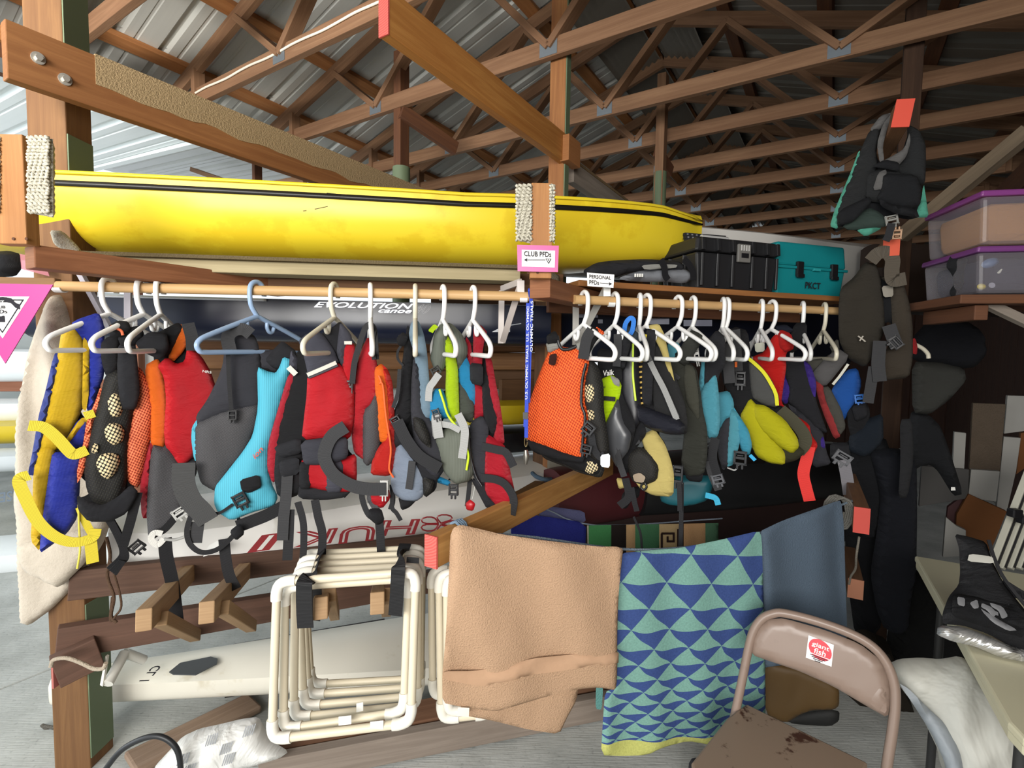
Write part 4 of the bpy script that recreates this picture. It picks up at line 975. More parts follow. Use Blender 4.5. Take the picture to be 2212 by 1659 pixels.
v.s('strap', '1180,180 1165,300', gw, 24, crop=cE, off=.05); v.s('strap', '1150,120 1120,220 1135,300 1200,350 1290,335 1370,270 1410,215', bw, 10, crop=cE, off=.055)
v.s('strap', '1400,220 1480,190 1580,150 1680,95', bw, 27, crop=cE, off=.03); v.p('buckle_pad', '1370,230 1420,190 1440,240 1400,275', blk, crop=cE, off=.05)
v.s('strap', '1325,290 1335,400 1355,500 1395,580', bw, 21, crop=cE, off=.03); v.s('strap', '1240,120 1300,130 1380,80', bw, 6, crop=cE, off=.05)
# 5 red with grey shoulders
v = Vest('large red club vest with grey shoulders, reflective bands and a chest pocket', cB, 722, 1.68, 14, group=GC, base_y=1075)
v.p('back_panel', '1890,785 1868,850 1830,980 1800,1100 1780,1200 1770,1300 1760,1460 1730,1485 1703,1400 1708,1250 1750,1100 1800,930 1838,800', red2, crop=cA, T=.025, off=-.02)
v.p('lining', '1890,640 1955,690 1985,800 1965,1000 1940,1150 1840,1190 1785,1240 1800,1100 1850,950 1888,800', blk, crop=cA, off=-.02)
v.p('back_shoulder', '1855,640 1890,700 1885,790 1845,745', grey, crop=cA, off=-.01); v.s('reflective_band', '1842,745 1890,792', refl, 11, crop=cA, off=.012)
v.p('collar_lining', '130,545 200,510 250,465 275,500 262,640 275,780 240,710 200,645', blk2, off=-.005)
v.p('shoulder', '0,585 50,545 110,530 150,560 205,640 242,725 150,760 60,808 45,720 25,640', grey, off=.014, T=.025)
v.p('shoulder', '258,470 312,540 332,605 288,605 278,775 242,660 252,560', grey, off=.012)
v.p('front_panel', '58,805 150,765 242,728 275,772 300,830 335,900 332,1080 312,1195 210,1190 20,1200 40,1050 55,930', red, T=.035, off=.018, wr=.01, R=.07)
v.p('front_panel', '287,603 336,603 346,700 342,850 300,842 277,772', red, off=.012)
v.s('reflective_band', '55,800 140,765 238,722', webbing('#3a3a40'), 14, off=.046); v.s('reflective_band', '57,795 140,760 236,718', refl, 8, off=.05); v.s('reflective_band', '284,595 332,595', refl, 7, off=.04)
v.p('pocket', '60,1335 180,1335 272,1335 352,1300 352,1450 332,1525 265,1528 175,1520 65,1500 15,1500 12,1345', red, off=.012, T=.03)
v.p('pocket_stripe', '178,1335 272,1338 266,1520 172,1520', grey, off=.032, T=.012); v.p('pocket_stripe', '12,1345 62,1345 68,1500 10,1500', blk, off=.03, T=.012)
v.p('pocket_flap', '22,1210 210,1185 302,1190 302,1300 215,1332 120,1342 42,1342', fabric('#3e3e46'), off=.042, T=.014, R=.02)
v.p('hem', '-20,1490 70,1500 180,1522 332,1520 282,1565 150,1582 0,1575', blk2, off=.0)
v.p('side_tab', '1768,1240 1920,1190 1932,1272 1800,1302', blk2, crop=cA, off=.02, T=.01); v.p('side_tab', '1798,1335 1912,1310 1912,1402 1812,1422', blk2, crop=cA, off=.02, T=.01); v.p('side_panel', '1770,1270 1850,1250 1920,1280 1940,1500 1880,1560 1780,1560 1760,1440', blk, crop=cA, off=-.01)
v.s('strap', '840,50 830,200 815,340 805,500', gw, 22, crop=cP2, off=.03); v.s('strap', '850,300 845,450 835,640', bw, 20, crop=cP2, off=.022)
v.s('strap', '905,250 940,380 945,520 935,690', bw, 14, crop=cP2, off=.02); v.s('strap', '1020,235 1042,350 1070,470 1062,660', bw, 17, crop=cP2, off=.02); v.p('side_tab', '1180,190 1230,165 1222,220', blk, crop=cP2)
# 6 slim red, mesh side, orange cord
v = Vest('slim red club vest with grey mesh side, orange cord and a big black belt loop', cB, 800, 1.70, 4, group=GC, base_y=1085)
v.p('front_panel', '430,560 465,640 480,760 482,900 462,980 412,1025 406,1180 412,1345 350,1295 335,1200 330,1050 345,900 350,800 400,640', fabric('#bf2630', .55), T=.035, R=.06)
v.p('mesh_side', '482,880 502,1000 508,1180 500,1250 480,1325 430,1372 408,1345 404,1180 410,1028 462,978', mgrey, T=.03, off=.006)
v.p('orange_lining', '485,760 520,732 542,790 562,900 577,1100 582,1210 520,1225 505,1150 505,1000 490,900', org, off=.01)
v.p('back_panel', '525,735 555,770 582,850 592,1000 597,1200 605,1300 592,1400 562,1432 460,1425 470,1350 512,1260 560,1205 575,1100 562,900 545,800', fabric('#c2261f', .55), off=.012, T=.028)
v.p('hem', '440,1535 562,1528 568,1580 522,1640 460,1605', red, off=.008); v.p('hem', '440,1530 455,1535 470,1610 510,1648 470,1640 440,1590', mgrey, off=.012)
v.tb('cord', '515,800 530,840 518,850 540,860 560,1050 590,1250 580,1380 606,1435', plastic('#ea5a20', .6), .0035, off=.045)
v.s('shoulder_strap', '350,850 365,720 395,610 425,520 450,485 475,490 490,540 500,700', bw, 12, off=.045); v.b(328, 870, 36, 80, 0)
v.s('shoulder_strap', '490,520 478,600 490,700', bw, 9, off=.05)
v.s('waist_belt', '330,1105 250,1160 208,1240 205,1310 260,1400 370,1465 470,1485 575,1485', webbing('#2a2a2c'), 27, off=.085); v.b(560, 1485, 45, 95, 0, grey_pl, off=.08)
v.s('strap', '1340,170 1350,250 1390,340 1450,370', bw, 12, crop=cP2, off=.02); v.s('strap', '1455,330 1465,450 1475,620 1490,775', bw, 18, crop=cP2, off=.02); v.p('buckle_pad', '1400,300 1470,300 1490,370 1450,395 1400,350', blk, crop=cP2, off=.02)
v.s('strap', '1545,190 1540,300 1570,340 1600,390', bw, 9, crop=cP2, off=.0)
# 7 black and slate blue
v = Vest('black and slate blue club vest with silvery lower pocket, seen edge-on', cB, 897, 1.71, 0, group=GC, base_y=1090)
v.p('back_panel', '682,480 702,540 702,720 692,880 702,1000 690,1110 640,1155 598,1150 600,1050 640,950 650,800 668,650', blk, T=.03)
v.p('shoulder', '705,545 720,465 752,460 782,540 802,650 822,900 832,1050 802,1095 770,1020 762,800 738,650', slate, off=.014)
v.p('front_panel', '728,690 762,760 777,1020 842,1100 862,1200 912,1300 912,1400 872,1460 800,1400 742,1250 718,1050 722,850', char, T=.035, off=.01)
v.p('lower_pocket', '610,1300 640,1225 702,1300 772,1380 792,1450 782,1560 742,1590 660,1582 610,1542 592,1480', silver, off=.014, T=.03)
v.p('side_panel', '598,1130 660,1160 722,1230 782,1330 872,1430 862,1520 800,1572 772,1440 692,1290 640,1232 608,1285', blk2, off=.012, T=.025)
v.p('hem', '632,1578 742,1592 692,1635 650,1655', blk); v.s('pocket_band', '732,1330 722,1420 710,1505', gw, 15, off=.05)
v.s('strap', '640,1080 700,1200 780,1300 905,1375', bw, 26, off=.055); v.s('strap', '640,545 655,600 630,650 632,700 665,740', bw, 5, off=.02); v.p('buckle_pad', '632,570 665,535 690,560 670,610 645,605', blk, off=.02); v.s('strap', '650,760 640,900 610,1000', bw, 8, off=.04); v.b(625, 1090, 60, 70, 30)
v.s('strap', '585,1500 590,1600 575,1659', bw, 11, off=.0); v.p('net_pocket', '740,1060 790,1080 830,1180 840,1250 790,1200 750,1130', bnet, off=.034); v.p('net_pocket', '800,1440 860,1460 850,1520 805,1545', bnet, off=.03)
# 8 olive, cyan, lime
v = Vest('olive-grey, cyan and lime club vest with pale grey straps', cB, 957, 1.72, -6, group=GC, base_y=1060)
v.p('back_panel', '1050,675 1080,760 1106,900 1106,995 1080,970 1020,860 1003,770', cyan2, off=-.005); v.p('side_panel', '1010,845 1060,900 1102,1000 1092,1105 1010,1065 1012,940', fabric('#4c5048'), off=-.002)
v.p('collar', '905,470 960,478 1022,540 1057,612 1057,672 1010,765 1000,700 980,640 938,530', olive, T=.03); v.p('collar', '858,640 870,540 905,478 942,520 932,600 937,700 912,765 870,762 843,690', olive, T=.035, off=.012)
v.p('lining', '938,540 975,620 1002,760 1007,900 1012,1060 990,1095 953,1010 943,900 948,760 932,640', lime, off=.012)
v.p('front_panel', '878,890 912,900 932,960 962,1060 940,1065 862,1062 872,1205 828,1190 828,1000 848,930', cyan2, off=.014)
v.p('lower_pocket', '870,1190 950,1138 1040,1150 1082,1160 1092,1300 1112,1400 1082,1462 1000,1482 928,1402 898,1300', ribbed('#5d6157', 60), T=.045, off=.014, R=.07); v.p('hem', '868,1440 952,1480 950,1500 875,1475', cyan2)
v.tb('binding', '910,885 935,960 965,1050 1030,1130', plastic('#bfe01c', .6), .004, off=.05); v.tb('binding', '1078,1240 1092,1300 1080,1385', plastic('#bfe01c', .6), .004, off=.055)
v.s('strap', '905,790 870,840 845,880 838,960', lgw, 15, off=.04); v.s('strap', '895,1040 900,1110 912,1185', lgw, 20, off=.055); v.s('strap', '1030,1035 1070,1120 1070,1200 1055,1310', lgw, 17, off=.06)
v.b(895, 1035, 45, 60, 20, off=.06); v.b(880, 770, 60, 50, 30, fabric('#4a4a48')); v.s('strap', '920,1100 980,1110 1040,1140', lgw, 13, off=.05); v.p('pull_tab', '855,520 885,490 905,500 880,510 870,530', lime, off=.05, T=.004); v.b(985, 1525, 60, 70, 0, off=.02)
v.p('wide_band', '880,1050 900,1080 910,1180 872,1190 862,1062', lgw, off=.028, T=.008)
# 9 crimson and black
v = Vest('crimson and black club vest beside the blue lanyard', cB, 1022, 1.73, -15, group=GC, base_y=1110)
v.p('back_panel', '1058,560 1078,600 1092,720 1112,850 1172,900 1177,1050 1110,1092 1103,900 1090,800 1063,680', red2)
v.p('shoulder', '1128,500 1160,488 1197,530 1182,560 1167,650 1167,735 1123,735 1128,600', red2, off=.022); v.p('side_panel', '1190,680 1217,700 1242,850 1272,1000 1292,1150 1302,1235 1240,1222 1270,1085 1240,1000 1205,800', red2, off=.006)
v.p('lining', '1188,690 1202,800 1240,1000 1268,1090 1240,1190 1190,1110 1173,950 1178,850', blk, off=.004); v.p('strap_pad', '1113,728 1183,735 1183,860 1118,842', blk2, off=.035, T=.012)
v.p('front_panel', '1106,1100 1170,1062 1203,1130 1203,1250 1192,1400 1182,1485 1150,1502 1108,1380 1098,1250', char, off=.014)
v.p('lower_pocket', '1203,1178 1300,1240 1332,1320 1337,1400 1367,1530 1372,1592 1330,1642 1270,1622 1200,1540 1195,1400 1202,1250', fabric('#b51f2e', .5), T=.04, off=.012, wr=.009)
v.p('hem', '1098,1460 1190,1480 1200,1560 1270,1632 1310,1662 1200,1642 1168,1580', blk2); v.tb('zip', '1108,1190 1115,1300 1145,1420 1185,1490', blk_pl, .004, off=.045)
v.s('strap', '1195,1235 1280,1255 1345,1275 1392,1360', bw, 17, off=.06); v.s('strap', '1190,1430 1280,1440 1345,1475 1392,1560 1380,1660', bw, 17, off=.06); v.s('strap', '1085,1460 1075,1560 1065,1640', bw, 10, off=.0)
v.tb('cord', '1115,1500 1105,1560 1095,1600', plastic('#b9b9b4', .6), .0015, off=.0); v.p('red_charm', '1070,1620 1090,1600 1115,1620 1105,1655 1075,1650', plastic('#a8141c', .4), off=.0, T=.008, lab='small red plastic whistle charm')
# lanyard and whistle
t = thing('lanyard', 'blue lanyard with white lettering and a whistle hanging at the rod end', 'lanyard', P(1137, 1000, 1.73)); pl = Plane(1142, 800, 1.715, -10); lb = webbing('#2c46b5')
def lb_band(x0, y0, x1, y1, w, off):
    mm = M(); mm.band(catmull([pl.at(x0, y0, off), pl.at((x0 + x1) / 2, (y0 + y1) / 2, off), pl.at(x1, y1, off)], 6), pl.n, w / F * 1.7, .0016); return link('band', mm, lb, t)
lb_band(1141, 655, 1137, 945, 8, .004); lb_band(1147, 640, 1141, 870, 8, -.004); mm = M(); mm.band(catmull([pl.at(1146, 642, -.002), pl.at(1146, 628, .02), pl.at(1146, 622, -.01), pl.at(1146, 628, -.045)], 5), pl.n, .012, .0016); link('band', mm, lb, t)
wl_ = plastic('#d9deea', .5)
text('lettering', 'U.S. OLYMPIC TRIALS  U.S. OLYMPIC', pl.at(1140, 862, .006), pl.at(1144, 662, .006), pl.at(1135, 862, .006), wl_, t); text('lettering', 'OLYMPIC TRIALS', pl.at(1150.5, 760, -.0025), pl.at(1152, 650, -.0025), pl.at(1145, 760, -.0025), wl_, t)
lb_band(1137, 900, 1136, 922, 10, .006); mm = M(); mm.band([pl.at(1136, 890, .008), pl.at(1136, 905, .008)], pl.n, .017, .004); link('clip', mm, blk_pl, t)
tube('ring', [pl.at(1136 + 3 * math.cos(k), 955 + 10 * math.sin(k)) for k in np.linspace(0, 6, 12)], .0018, plastic('#b8a878', .3, .5, .05, metal=.8), t, 6)
tube('whistle', [pl.at(1136, 972), pl.at(1137, 985), pl.at(1135, 1003)], [.006, .011, .006], plastic('#9c988e', .35, .5, .1, metal=.8), t, 10)
# ---------------------------------------------------------------- personal vests
v = Vest('bright orange mesh life vest with black hem, first on the right rod', cC, 1262, 1.75, -24, group=GP, base_y=1040)
v.p('back_mesh', '100,1270 270,1300 420,1300 520,1400 500,1455 380,1425 250,1372 120,1322', bnet, off=-.03); v.p('foam_window', '420,1340 470,1330 490,1390 450,1420 415,1400', window, off=-.005, T=.01)
v.p('side_mesh', '438,655 492,720 522,850 522,1000 547,1150 562,1280 520,1355 440,1305 415,1180 428,1040 402,950 410,800', bnet, T=.03, off=-.008)
for q in ('430,830 470,825 482,880 470,935 440,945 425,890', '440,1000 470,1010 475,1050 450,1060'): v.p('foam_window', q, window, off=.012, T=.012)
v.p('front_panel', '190,610 250,583 300,600 382,580 412,610 437,690 410,800 405,950 430,1040 415,1180 410,1295 388,1318 270,1282 150,1235 50,1205 36,1150 45,1000 100,830 150,700', org2, T=.045, R=.10, off=.006)
v.p('hem', '40,1190 150,1232 270,1278 390,1316 425,1300 402,1335 270,1315 90,1265', blk, off=.02, T=.01)
v.p('grey_tab', '178,560 230,545 252,585 190,615', lgrey, off=.02, T=.01); v.p('grey_tab', '370,572 415,542 420,605 382,595', lgrey, off=.02, T=.01)
v.tb('neck_binding', '245,510 255,560 275,595 310,600 350,588 375,575', blk_pl, .006, off=.03); v.tb('side_binding', '437,690 412,800 405,950 430,1040 415,1180 412,1300', blk_pl, .005, off=.035)
v.s('shoulder_strap', '485,475 455,520 440,580 428,662', webbing('#242426'), 23, off=.05); v.p('shoulder', '470,460 505,470 500,520 460,600 440,640 430,560', blk, off=.02); v.p('shoulder', '188,560 185,515 232,485 252,530 232,552', blk, off=.02)
v.p('inner_panel', '493,452 542,490 512,512', org2, off=.0, T=.006); v.b(460, 1110, 75, 70, -35, off=.05); v.b(445, 1245, 70, 60, -10, off=.05)
v.p('label_patch', '228,640 262,632 250,695 220,690', fabric('#3a1a14'), off=.052, T=.003, R=.01); v.txt('NRS', (250, 690), (258, 645), (236, 687), wht_pl, off=.058)
v.s('strap', '470,1150 490,1250 530,1300 560,1280', bw, 15, off=.03); v.p('care_tag', '545,1290 592,1280 590,1358 545,1350', plastic('#dfe3e4', .6), off=.03, T=.002)
v = Vest('black and lime life vest with white lettering, just behind the orange mesh one', cC, 1328, 1.80, -30, group=GP, base_y=1040)
v.p('back_panel', '500,590 640,630 648,800 645,900 742,1100 702,1260 640,1310 560,1200 530,1000 508,800', blk)
v.p('chest_panel', '528,800 600,768 652,830 642,900 602,1000 545,1112 520,980 518,860', fabric('#c3ea14', .5), off=.012); v.p('grey_tab', '605,775 650,800 655,835 630,820', lgrey, off=.03, T=.006)
v.p('side_panel', '600,1010 642,920 662,1080 722,1160 702,1260 660,1310 640,1380 560,1230 553,1130', plastic('#3c3d40', .35, .5, .5), off=.014)
v.s('chest_strap', '520,912 640,922', bw, 9, off=.045); v.p('shoulder', '648,510 700,498 722,560 692,650 682,720 628,700 648,600', blk2, off=.02)
v.txt('Vaik', (550, 775), (622, 765), (550, 738), wht_pl, off=.03); v.txt('Vapi', (525, 862), (576, 856), (527, 838), plastic('#2a3a12', .6), off=.05); v.s('strap', '640,1240 660,1340 690,1430', gw, 14)
v.s('shoulder_strap', '660,500 660,600 652,710', gw, 17, off=.05)
v = Vest('glossy black vest with lime piping and a blue strap at its neck', cC, 1382, 1.80, -32, group=GP, base_y=1000)
v.p('side_panel', '642,720 720,555 755,560 762,760 772,940 782,1060 732,1152 660,1050 640,900', plastic('#1d1d22', .4, .5, .3), T=.03); v.tb('piping', '748,560 747,660 748,780 765,935', plastic('#c9e64a', .5), .004, off=.03)
v.s('neck_strap', '690,490 700,430 730,395 752,410 745,470 730,500', webbing('#2f74c8'), 10, off=.03); v.p('neck_panel', '630,470 680,440 760,500 750,560 690,540', fabric('#3f4a52'), off=-.01)
v.p('lower_panel', '640,1240 740,1160 800,1070 820,1150 740,1260 700,1400 660,1430', blk, off=.01)
v = Vest('pale tan and black life vest with a padded navy arm strap and net pocket', cC, 1397, 1.82, -30, group=GP, base_y=1070)
v.p('body_panel', '878,560 942,640 1002,780 1062,950 1082,1080 1082,1152 1000,1155 900,1105 868,950 858,700', fabric('#2b2b2c'), T=.03)
v.p('collar', '848,445 902,438 932,500 945,560 990,760 1010,830 985,780 930,600 860,472', tan_, off=.01, T=.01); v.p('front_strap', '838,470 892,480 872,700 862,962 813,952 818,700', blk2, off=.03, T=.012)
v.s('zip_band', '865,680 910,770 960,865 1040,1055', webbing('#8a8a88'), 12, off=.045); v.s('zip_band', '855,640 900,740 950,830 1045,1040', webbing('#4a4a4a'), 8, off=.043)
for k in range(9): v.s('trim_bar', '%d,%d %d,%d' % (780 + k*2, 680 + k*34, 820 + k*1, 675 + k*34), plastic('#a8862e', .5), 4, off=.03)
v.p('front_strap', '775,650 835,645 850,960 880,1000 800,1000', blk, off=.0)
v.p('arm_strap', '778,960 840,985 900,1010 1040,1060 1088,1100 1072,1145 980,1142 850,1102 788,1050', fabric('#23242e', .45, spec=.5), T=.04, off=.03, wr=.008)
v.p('lower_panel', '800,1170 880,1130 942,1220 982,1330 1002,1420 1002,1552 920,1542 850,1480 880,1400 840,1280', tan_, off=.012, T=.03, wr=.008); v.p('tan_hem', '765,1462 850,1470 920,1440 995,1558 880,1545 800,1502', tan_, off=.016, wr=.008)
v.p('net_pocket', '718,1270 800,1238 872,1290 912,1370 902,1442 830,1472 760,1452 728,1382', bnet, off=.03, T=.025); v.p('badge', '775,1410 810,1400 840,1420 830,1445 785,1440', plastic('#8d7d68', .6), off=.056, T=.003); v.tb('d_ring', '830,1460 845,1490 825,1510 808,1490 820,1465', blk_pl, .004, off=.05)
v.p('hem', '635,1450 680,1460 685,1500 650,1510', tan_); v.s('strap', '700,1440 720,1560 660,1620', bw, 17); v.s('strap', '740,1500 760,1600 775,1655', bw, 12); v.b(1035, 1420, 60, 110, 0, off=.02); v.s('strap', '1045,1470 1050,1560 1052,1659', bw, 10, off=.02)
v.s('strap', '2,0 45,10', yw, 12, crop=Crop(1394, 728, 3)); v.s('waist_strap', '640,1300 720,1220 800,1180', gw, 16, off=.05)
v.s('strap', '1003,60 1000,260 995,480', bw, 9, crop=cP7, off=.0); v.s('strap', '720,260 760,360 770,470', bw, 5, crop=cP7, off=.02)
v = Vest('dark olive-grey padded life vest in the middle of the right rod', cC, 1465, 1.87, -32, group=GP, base_y=1030)
v.p('inner_panel', '955,555 1022,560 1032,660 958,672', sky, off=-.02); v.p('front_panel', '975,690 1040,650 1090,690 1142,730 1165,860 1182,1000 1212,1130 1213,1300 1192,1425 1100,1445 1058,1362 1080,1150 1080,1000 1040,880', oliveb, T=.04, R=.08)
v.p('side_panel', '1095,702 1142,720 1168,900 1180,1060 1110,950 1090,800', fabric('#4a4a40'), off=.03, T=.012); v.p('shoulder', '1130,480 1170,498 1205,522 1152,600 1100,690 1085,700 1030,665 1040,640 1085,560', fabric('#3a3b36'), off=.022); v.p('hem', '1058,1370 1110,1430 1192,1420 1180,1470 1100,1460', blk)
v.s('strap', '1000,740 1060,790', gw, 8, off=.045)
v = Vest('pale blue and black life vest squeezed beside the olive-grey one', cC, 1497, 1.90, -34, group=GP, base_y=1000)
v.p('back_panel', '1188,650 1218,690 1203,850 1188,955 1170,880', sky, off=-.004); v.p('front_panel', '1210,850 1250,800 1282,755 1293,880 1303,1050 1293,1165 1250,1185 1208,1120 1188,980 1190,900', sky, off=.012, T=.03)
v.p('shoulder', '1238,540 1290,478 1335,520 1335,700 1292,765 1280,870 1213,860 1218,700', blk2, off=.004); v.b(1170, 625, 30, 100, 10, wht_pl, off=.04)
v.b(1240, 1260, 70, 90, 10, off=.02); v.s('strap', '1240,1330 1270,1430 1310,1520', gw, 16, off=.03); v.b(1305, 1450, 70, 60, 20, plastic('#55565a'), off=.03); v.s('strap', '1215,1560 1280,1580 1300,1625', webbing('#3aa5c8'), 12, off=.01); v.s('strap', '1290,1180 1270,1300 1300,1420', bw, 18)
v = Vest('sky blue life vest with charcoal sides and a black side buckle', cC, 1562, 1.94, -34, group=GP, base_y=1010)
v.p('front_panel', '1296,892 1360,882 1387,940 1392,1042 1342,1062 1308,1152 1297,1050', fabric('#55a6bc', .55), T=.03); v.p('side_panel', '1392,1036 1378,1200 1372,1352 1330,1392 1308,1300 1303,1180 1340,1072', char, off=.006, T=.028)
v.p('front_panel', '1388,1000 1420,1018 1442,1100 1432,1222 1392,1352 1363,1365 1372,1200', fabric('#5ca9ba', .55), off=.014); v.p('front_panel', '1398,978 1442,1060 1492,1140 1513,1230 1502,1292 1460,1262 1438,1150', fabric('#4aa4c0', .55), off=.008)
v.b(1457, 1305, 75, 85, 0, off=.05); v.s('strap', '1370,1370 1420,1385 1445,1350', lgw, 3, off=.04); v.s('strap', '1515,1290 1550,1325', webbing('#39a7d8'), 7)
v.s('shoulder_strap', '1385,560 1375,700 1385,820', gw, 22, off=.03)
v = Vest('yellow and charcoal life vest with two yellow chest pads', cC, 1640, 1.96, -32, group=GP, base_y=1000)
v.p('shoulder', '1308,540 1400,455 1482,480 1503,640 1523,850 1533,930 1482,1005 1450,1045 1408,990 1388,900 1330,800', blk, T=.025); v.p('mesh_panel', '1500,655 1560,700 1642,800 1693,920 1683,975 1600,955 1528,910', fabric('#5a5a58'), off=.012, T=.03)
v.s('piping', '1492,648 1550,695 1605,750 1650,820 1683,890 1693,965', webbing('#d3cf22'), 7, off=.04)
v.p('chest_pad', '1450,1045 1512,928 1547,970 1562,1050 1622,1150 1702,1240 1733,1290 1733,1350 1640,1335 1560,1295 1510,1180', ylw2, off=.02, T=.035, R=.06); v.p('chest_pad', '88,868 150,878 260,958 332,1060 343,1112 310,1145 240,1105 130,1005 90,935', ylw2, crop=cD, off=.026, T=.035, R=.06)
v.p('side_panel', '240,1120 330,1110 380,1150 330,1190 260,1210', fabric('#3a3826'), crop=cD, off=.004); v.b(1455, 790, 60, 90, 0, off=.05); v.txt('min', (1345, 590), (1378, 588), (1345, 568), plastic('#c9d83a', .6), off=.03); v.s('loop', '1425,680 1425,715', webbing('#e06a2a'), 5, off=.045)
v.s('shoulder_strap', '1420,470 1430,600 1440,740', gw, 18, off=.035); v.p('neck_tag', '1550,565 1600,560 1600,605 1555,610', plastic('#9a9a8c', .6), off=.02, T=.003)
v = Vest('bright red life vest with a long hanging red strap', cD, 1668, 2.0, -30, group=GP, base_y=1080)
v.p('front_panel', '70,590 150,560 190,478 240,428 292,450 312,530 262,552 262,650 247,750 232,862 300,930 340,985 280,915 213,862 150,722', redo, T=.03); v.p('lower_panel', '232,850 300,925 402,990 412,1050 453,1108 432,1165 400,1105 330,985 280,910', redo, off=.004)
v.s('long_strap', '410,1110 395,1180 375,1270 390,1350 412,1432', webbing('#d8302a'), 22, off=.03); v.p('collar', '230,440 295,450 312,510 270,550 240,520', fabric('#b81e1c'), off=.02, T=.014); v.s('waist_band', '240,890 320,960 375,1030 385,1085 345,1140', webbing('#3a3724'), 24, off=.05); v.p('strap_pad', '190,890 240,875 275,910 225,940', blk, off=.03)
v = Vest('purple and black life vest beside the long red strap', cD, 1734, 2.05, -30, group=GP, base_y=1010)
v.p('back_panel', '262,680 302,790 272,862 243,832 253,740', purple); v.p('front_panel', '268,600 380,598 422,700 442,850 482,960 513,1032 460,1015 360,915 288,842 302,780 278,700', blk2, T=.03, off=.006); v.p('front_panel', '378,608 412,640 443,740 443,825 412,740', purple, off=.02)
v.p('lower_panel', '278,860 360,918 480,1025 503,1150 533,1215 440,1235 430,1130 388,1012', char, off=.012, T=.028); v.p('hem', '468,1090 490,1058 497,1112 480,1132', purple, off=.02); v.p('neck_pad', '215,405 270,400 310,425 280,440 225,425', fabric('#1e2230'), off=.02); v.p('shoulder', '330,390 390,385 385,500 300,560 290,500', blk, off=.01)
v = Vest('grey and faded red life vest near the far end of the right rod', cD, 1775, 2.08, -28, group=GP, base_y=960)
v.p('shoulder', '428,690 500,610 580,540 642,582 512,742 480,748', fabric('#6a6868'), off=.01); v.p('front_panel', '443,728 480,740 502,850 562,960 588,1052 562,1065 510,940 473,830', fabric('#a8393a'), off=.006); v.p('side_panel', '495,770 522,765 592,900 618,1000 590,1045 540,935', fabric('#57554e'), off=.008); v.s('reflective_band', '545,745 590,690 635,625', plastic('#b0ae9e', .4), 5, off=.04); v.p('neck_panel', '400,610 500,600 560,560 540,520 580,480 585,540 430,690', fabric('#57554e'), off=-.02)
v = Vest('royal blue and navy life vest under the big dark vest', cD, 1812, 2.12, -24, group=GP, base_y=1000)
v.p('front_panel', '543,790 640,668 692,658 713,740 692,832 642,900 612,962 568,880', fabric('#2a62b8', .55), T=.035); v.p('side_panel', '640,905 720,828 762,900 742,1050 672,1082 648,1000', blk, off=.01); v.p('lower_panel', '655,1050 750,965 842,925 842,1085 742,1175 650,1142', fabric('#1a222c'), T=.04, off=.004)
v.b(600, 1178, 90, 65, -30, plastic('#55565a'), off=.03); v.s('strap', '605,1190 625,1290 640,1395', webbing('#77757a'), 23, off=.03); v.b(698, 830, 45, 50, 10, plastic('#2f74c8')); v.p('pouch', '660,880 730,850 740,930 680,960', blk2, off=.03); v.p('lower_panel', '540,1100 640,1100 650,1200 580,1220 540,1180', blk2)

# dark lining behind the panels of each vest
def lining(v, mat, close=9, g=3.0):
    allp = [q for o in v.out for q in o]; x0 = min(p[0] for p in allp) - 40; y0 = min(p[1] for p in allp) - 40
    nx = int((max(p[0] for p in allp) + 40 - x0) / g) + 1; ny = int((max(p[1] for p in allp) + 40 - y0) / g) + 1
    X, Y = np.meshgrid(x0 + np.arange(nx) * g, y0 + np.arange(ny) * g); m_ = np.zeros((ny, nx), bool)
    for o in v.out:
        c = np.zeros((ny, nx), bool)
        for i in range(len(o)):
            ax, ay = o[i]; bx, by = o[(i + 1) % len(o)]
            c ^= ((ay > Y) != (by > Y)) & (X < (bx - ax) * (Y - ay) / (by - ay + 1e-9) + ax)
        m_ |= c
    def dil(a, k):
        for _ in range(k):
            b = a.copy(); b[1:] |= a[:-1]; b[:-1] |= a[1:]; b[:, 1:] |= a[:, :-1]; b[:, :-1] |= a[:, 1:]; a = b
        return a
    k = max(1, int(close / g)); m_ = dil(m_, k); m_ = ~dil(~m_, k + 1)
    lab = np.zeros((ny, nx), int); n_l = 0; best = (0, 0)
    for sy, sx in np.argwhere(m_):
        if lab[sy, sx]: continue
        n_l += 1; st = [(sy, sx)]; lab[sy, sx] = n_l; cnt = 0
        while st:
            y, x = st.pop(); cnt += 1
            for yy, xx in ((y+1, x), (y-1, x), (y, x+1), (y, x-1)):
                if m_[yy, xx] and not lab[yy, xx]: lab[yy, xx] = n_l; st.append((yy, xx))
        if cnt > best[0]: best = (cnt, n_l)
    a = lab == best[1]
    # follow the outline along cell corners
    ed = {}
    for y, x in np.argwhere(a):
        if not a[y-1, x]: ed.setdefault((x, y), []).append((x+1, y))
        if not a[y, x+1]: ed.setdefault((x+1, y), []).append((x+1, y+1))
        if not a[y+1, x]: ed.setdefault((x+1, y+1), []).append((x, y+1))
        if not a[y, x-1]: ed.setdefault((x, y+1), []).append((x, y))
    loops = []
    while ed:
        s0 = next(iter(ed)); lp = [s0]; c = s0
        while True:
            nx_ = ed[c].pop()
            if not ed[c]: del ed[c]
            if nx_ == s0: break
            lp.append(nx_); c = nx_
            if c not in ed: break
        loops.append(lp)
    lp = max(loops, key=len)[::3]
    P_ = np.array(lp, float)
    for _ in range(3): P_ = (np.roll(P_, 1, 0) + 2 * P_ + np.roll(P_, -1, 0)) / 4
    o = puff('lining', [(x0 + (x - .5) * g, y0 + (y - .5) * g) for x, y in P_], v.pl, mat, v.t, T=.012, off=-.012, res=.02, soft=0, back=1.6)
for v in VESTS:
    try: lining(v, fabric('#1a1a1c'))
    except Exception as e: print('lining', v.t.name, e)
GROW[0] = 1.8
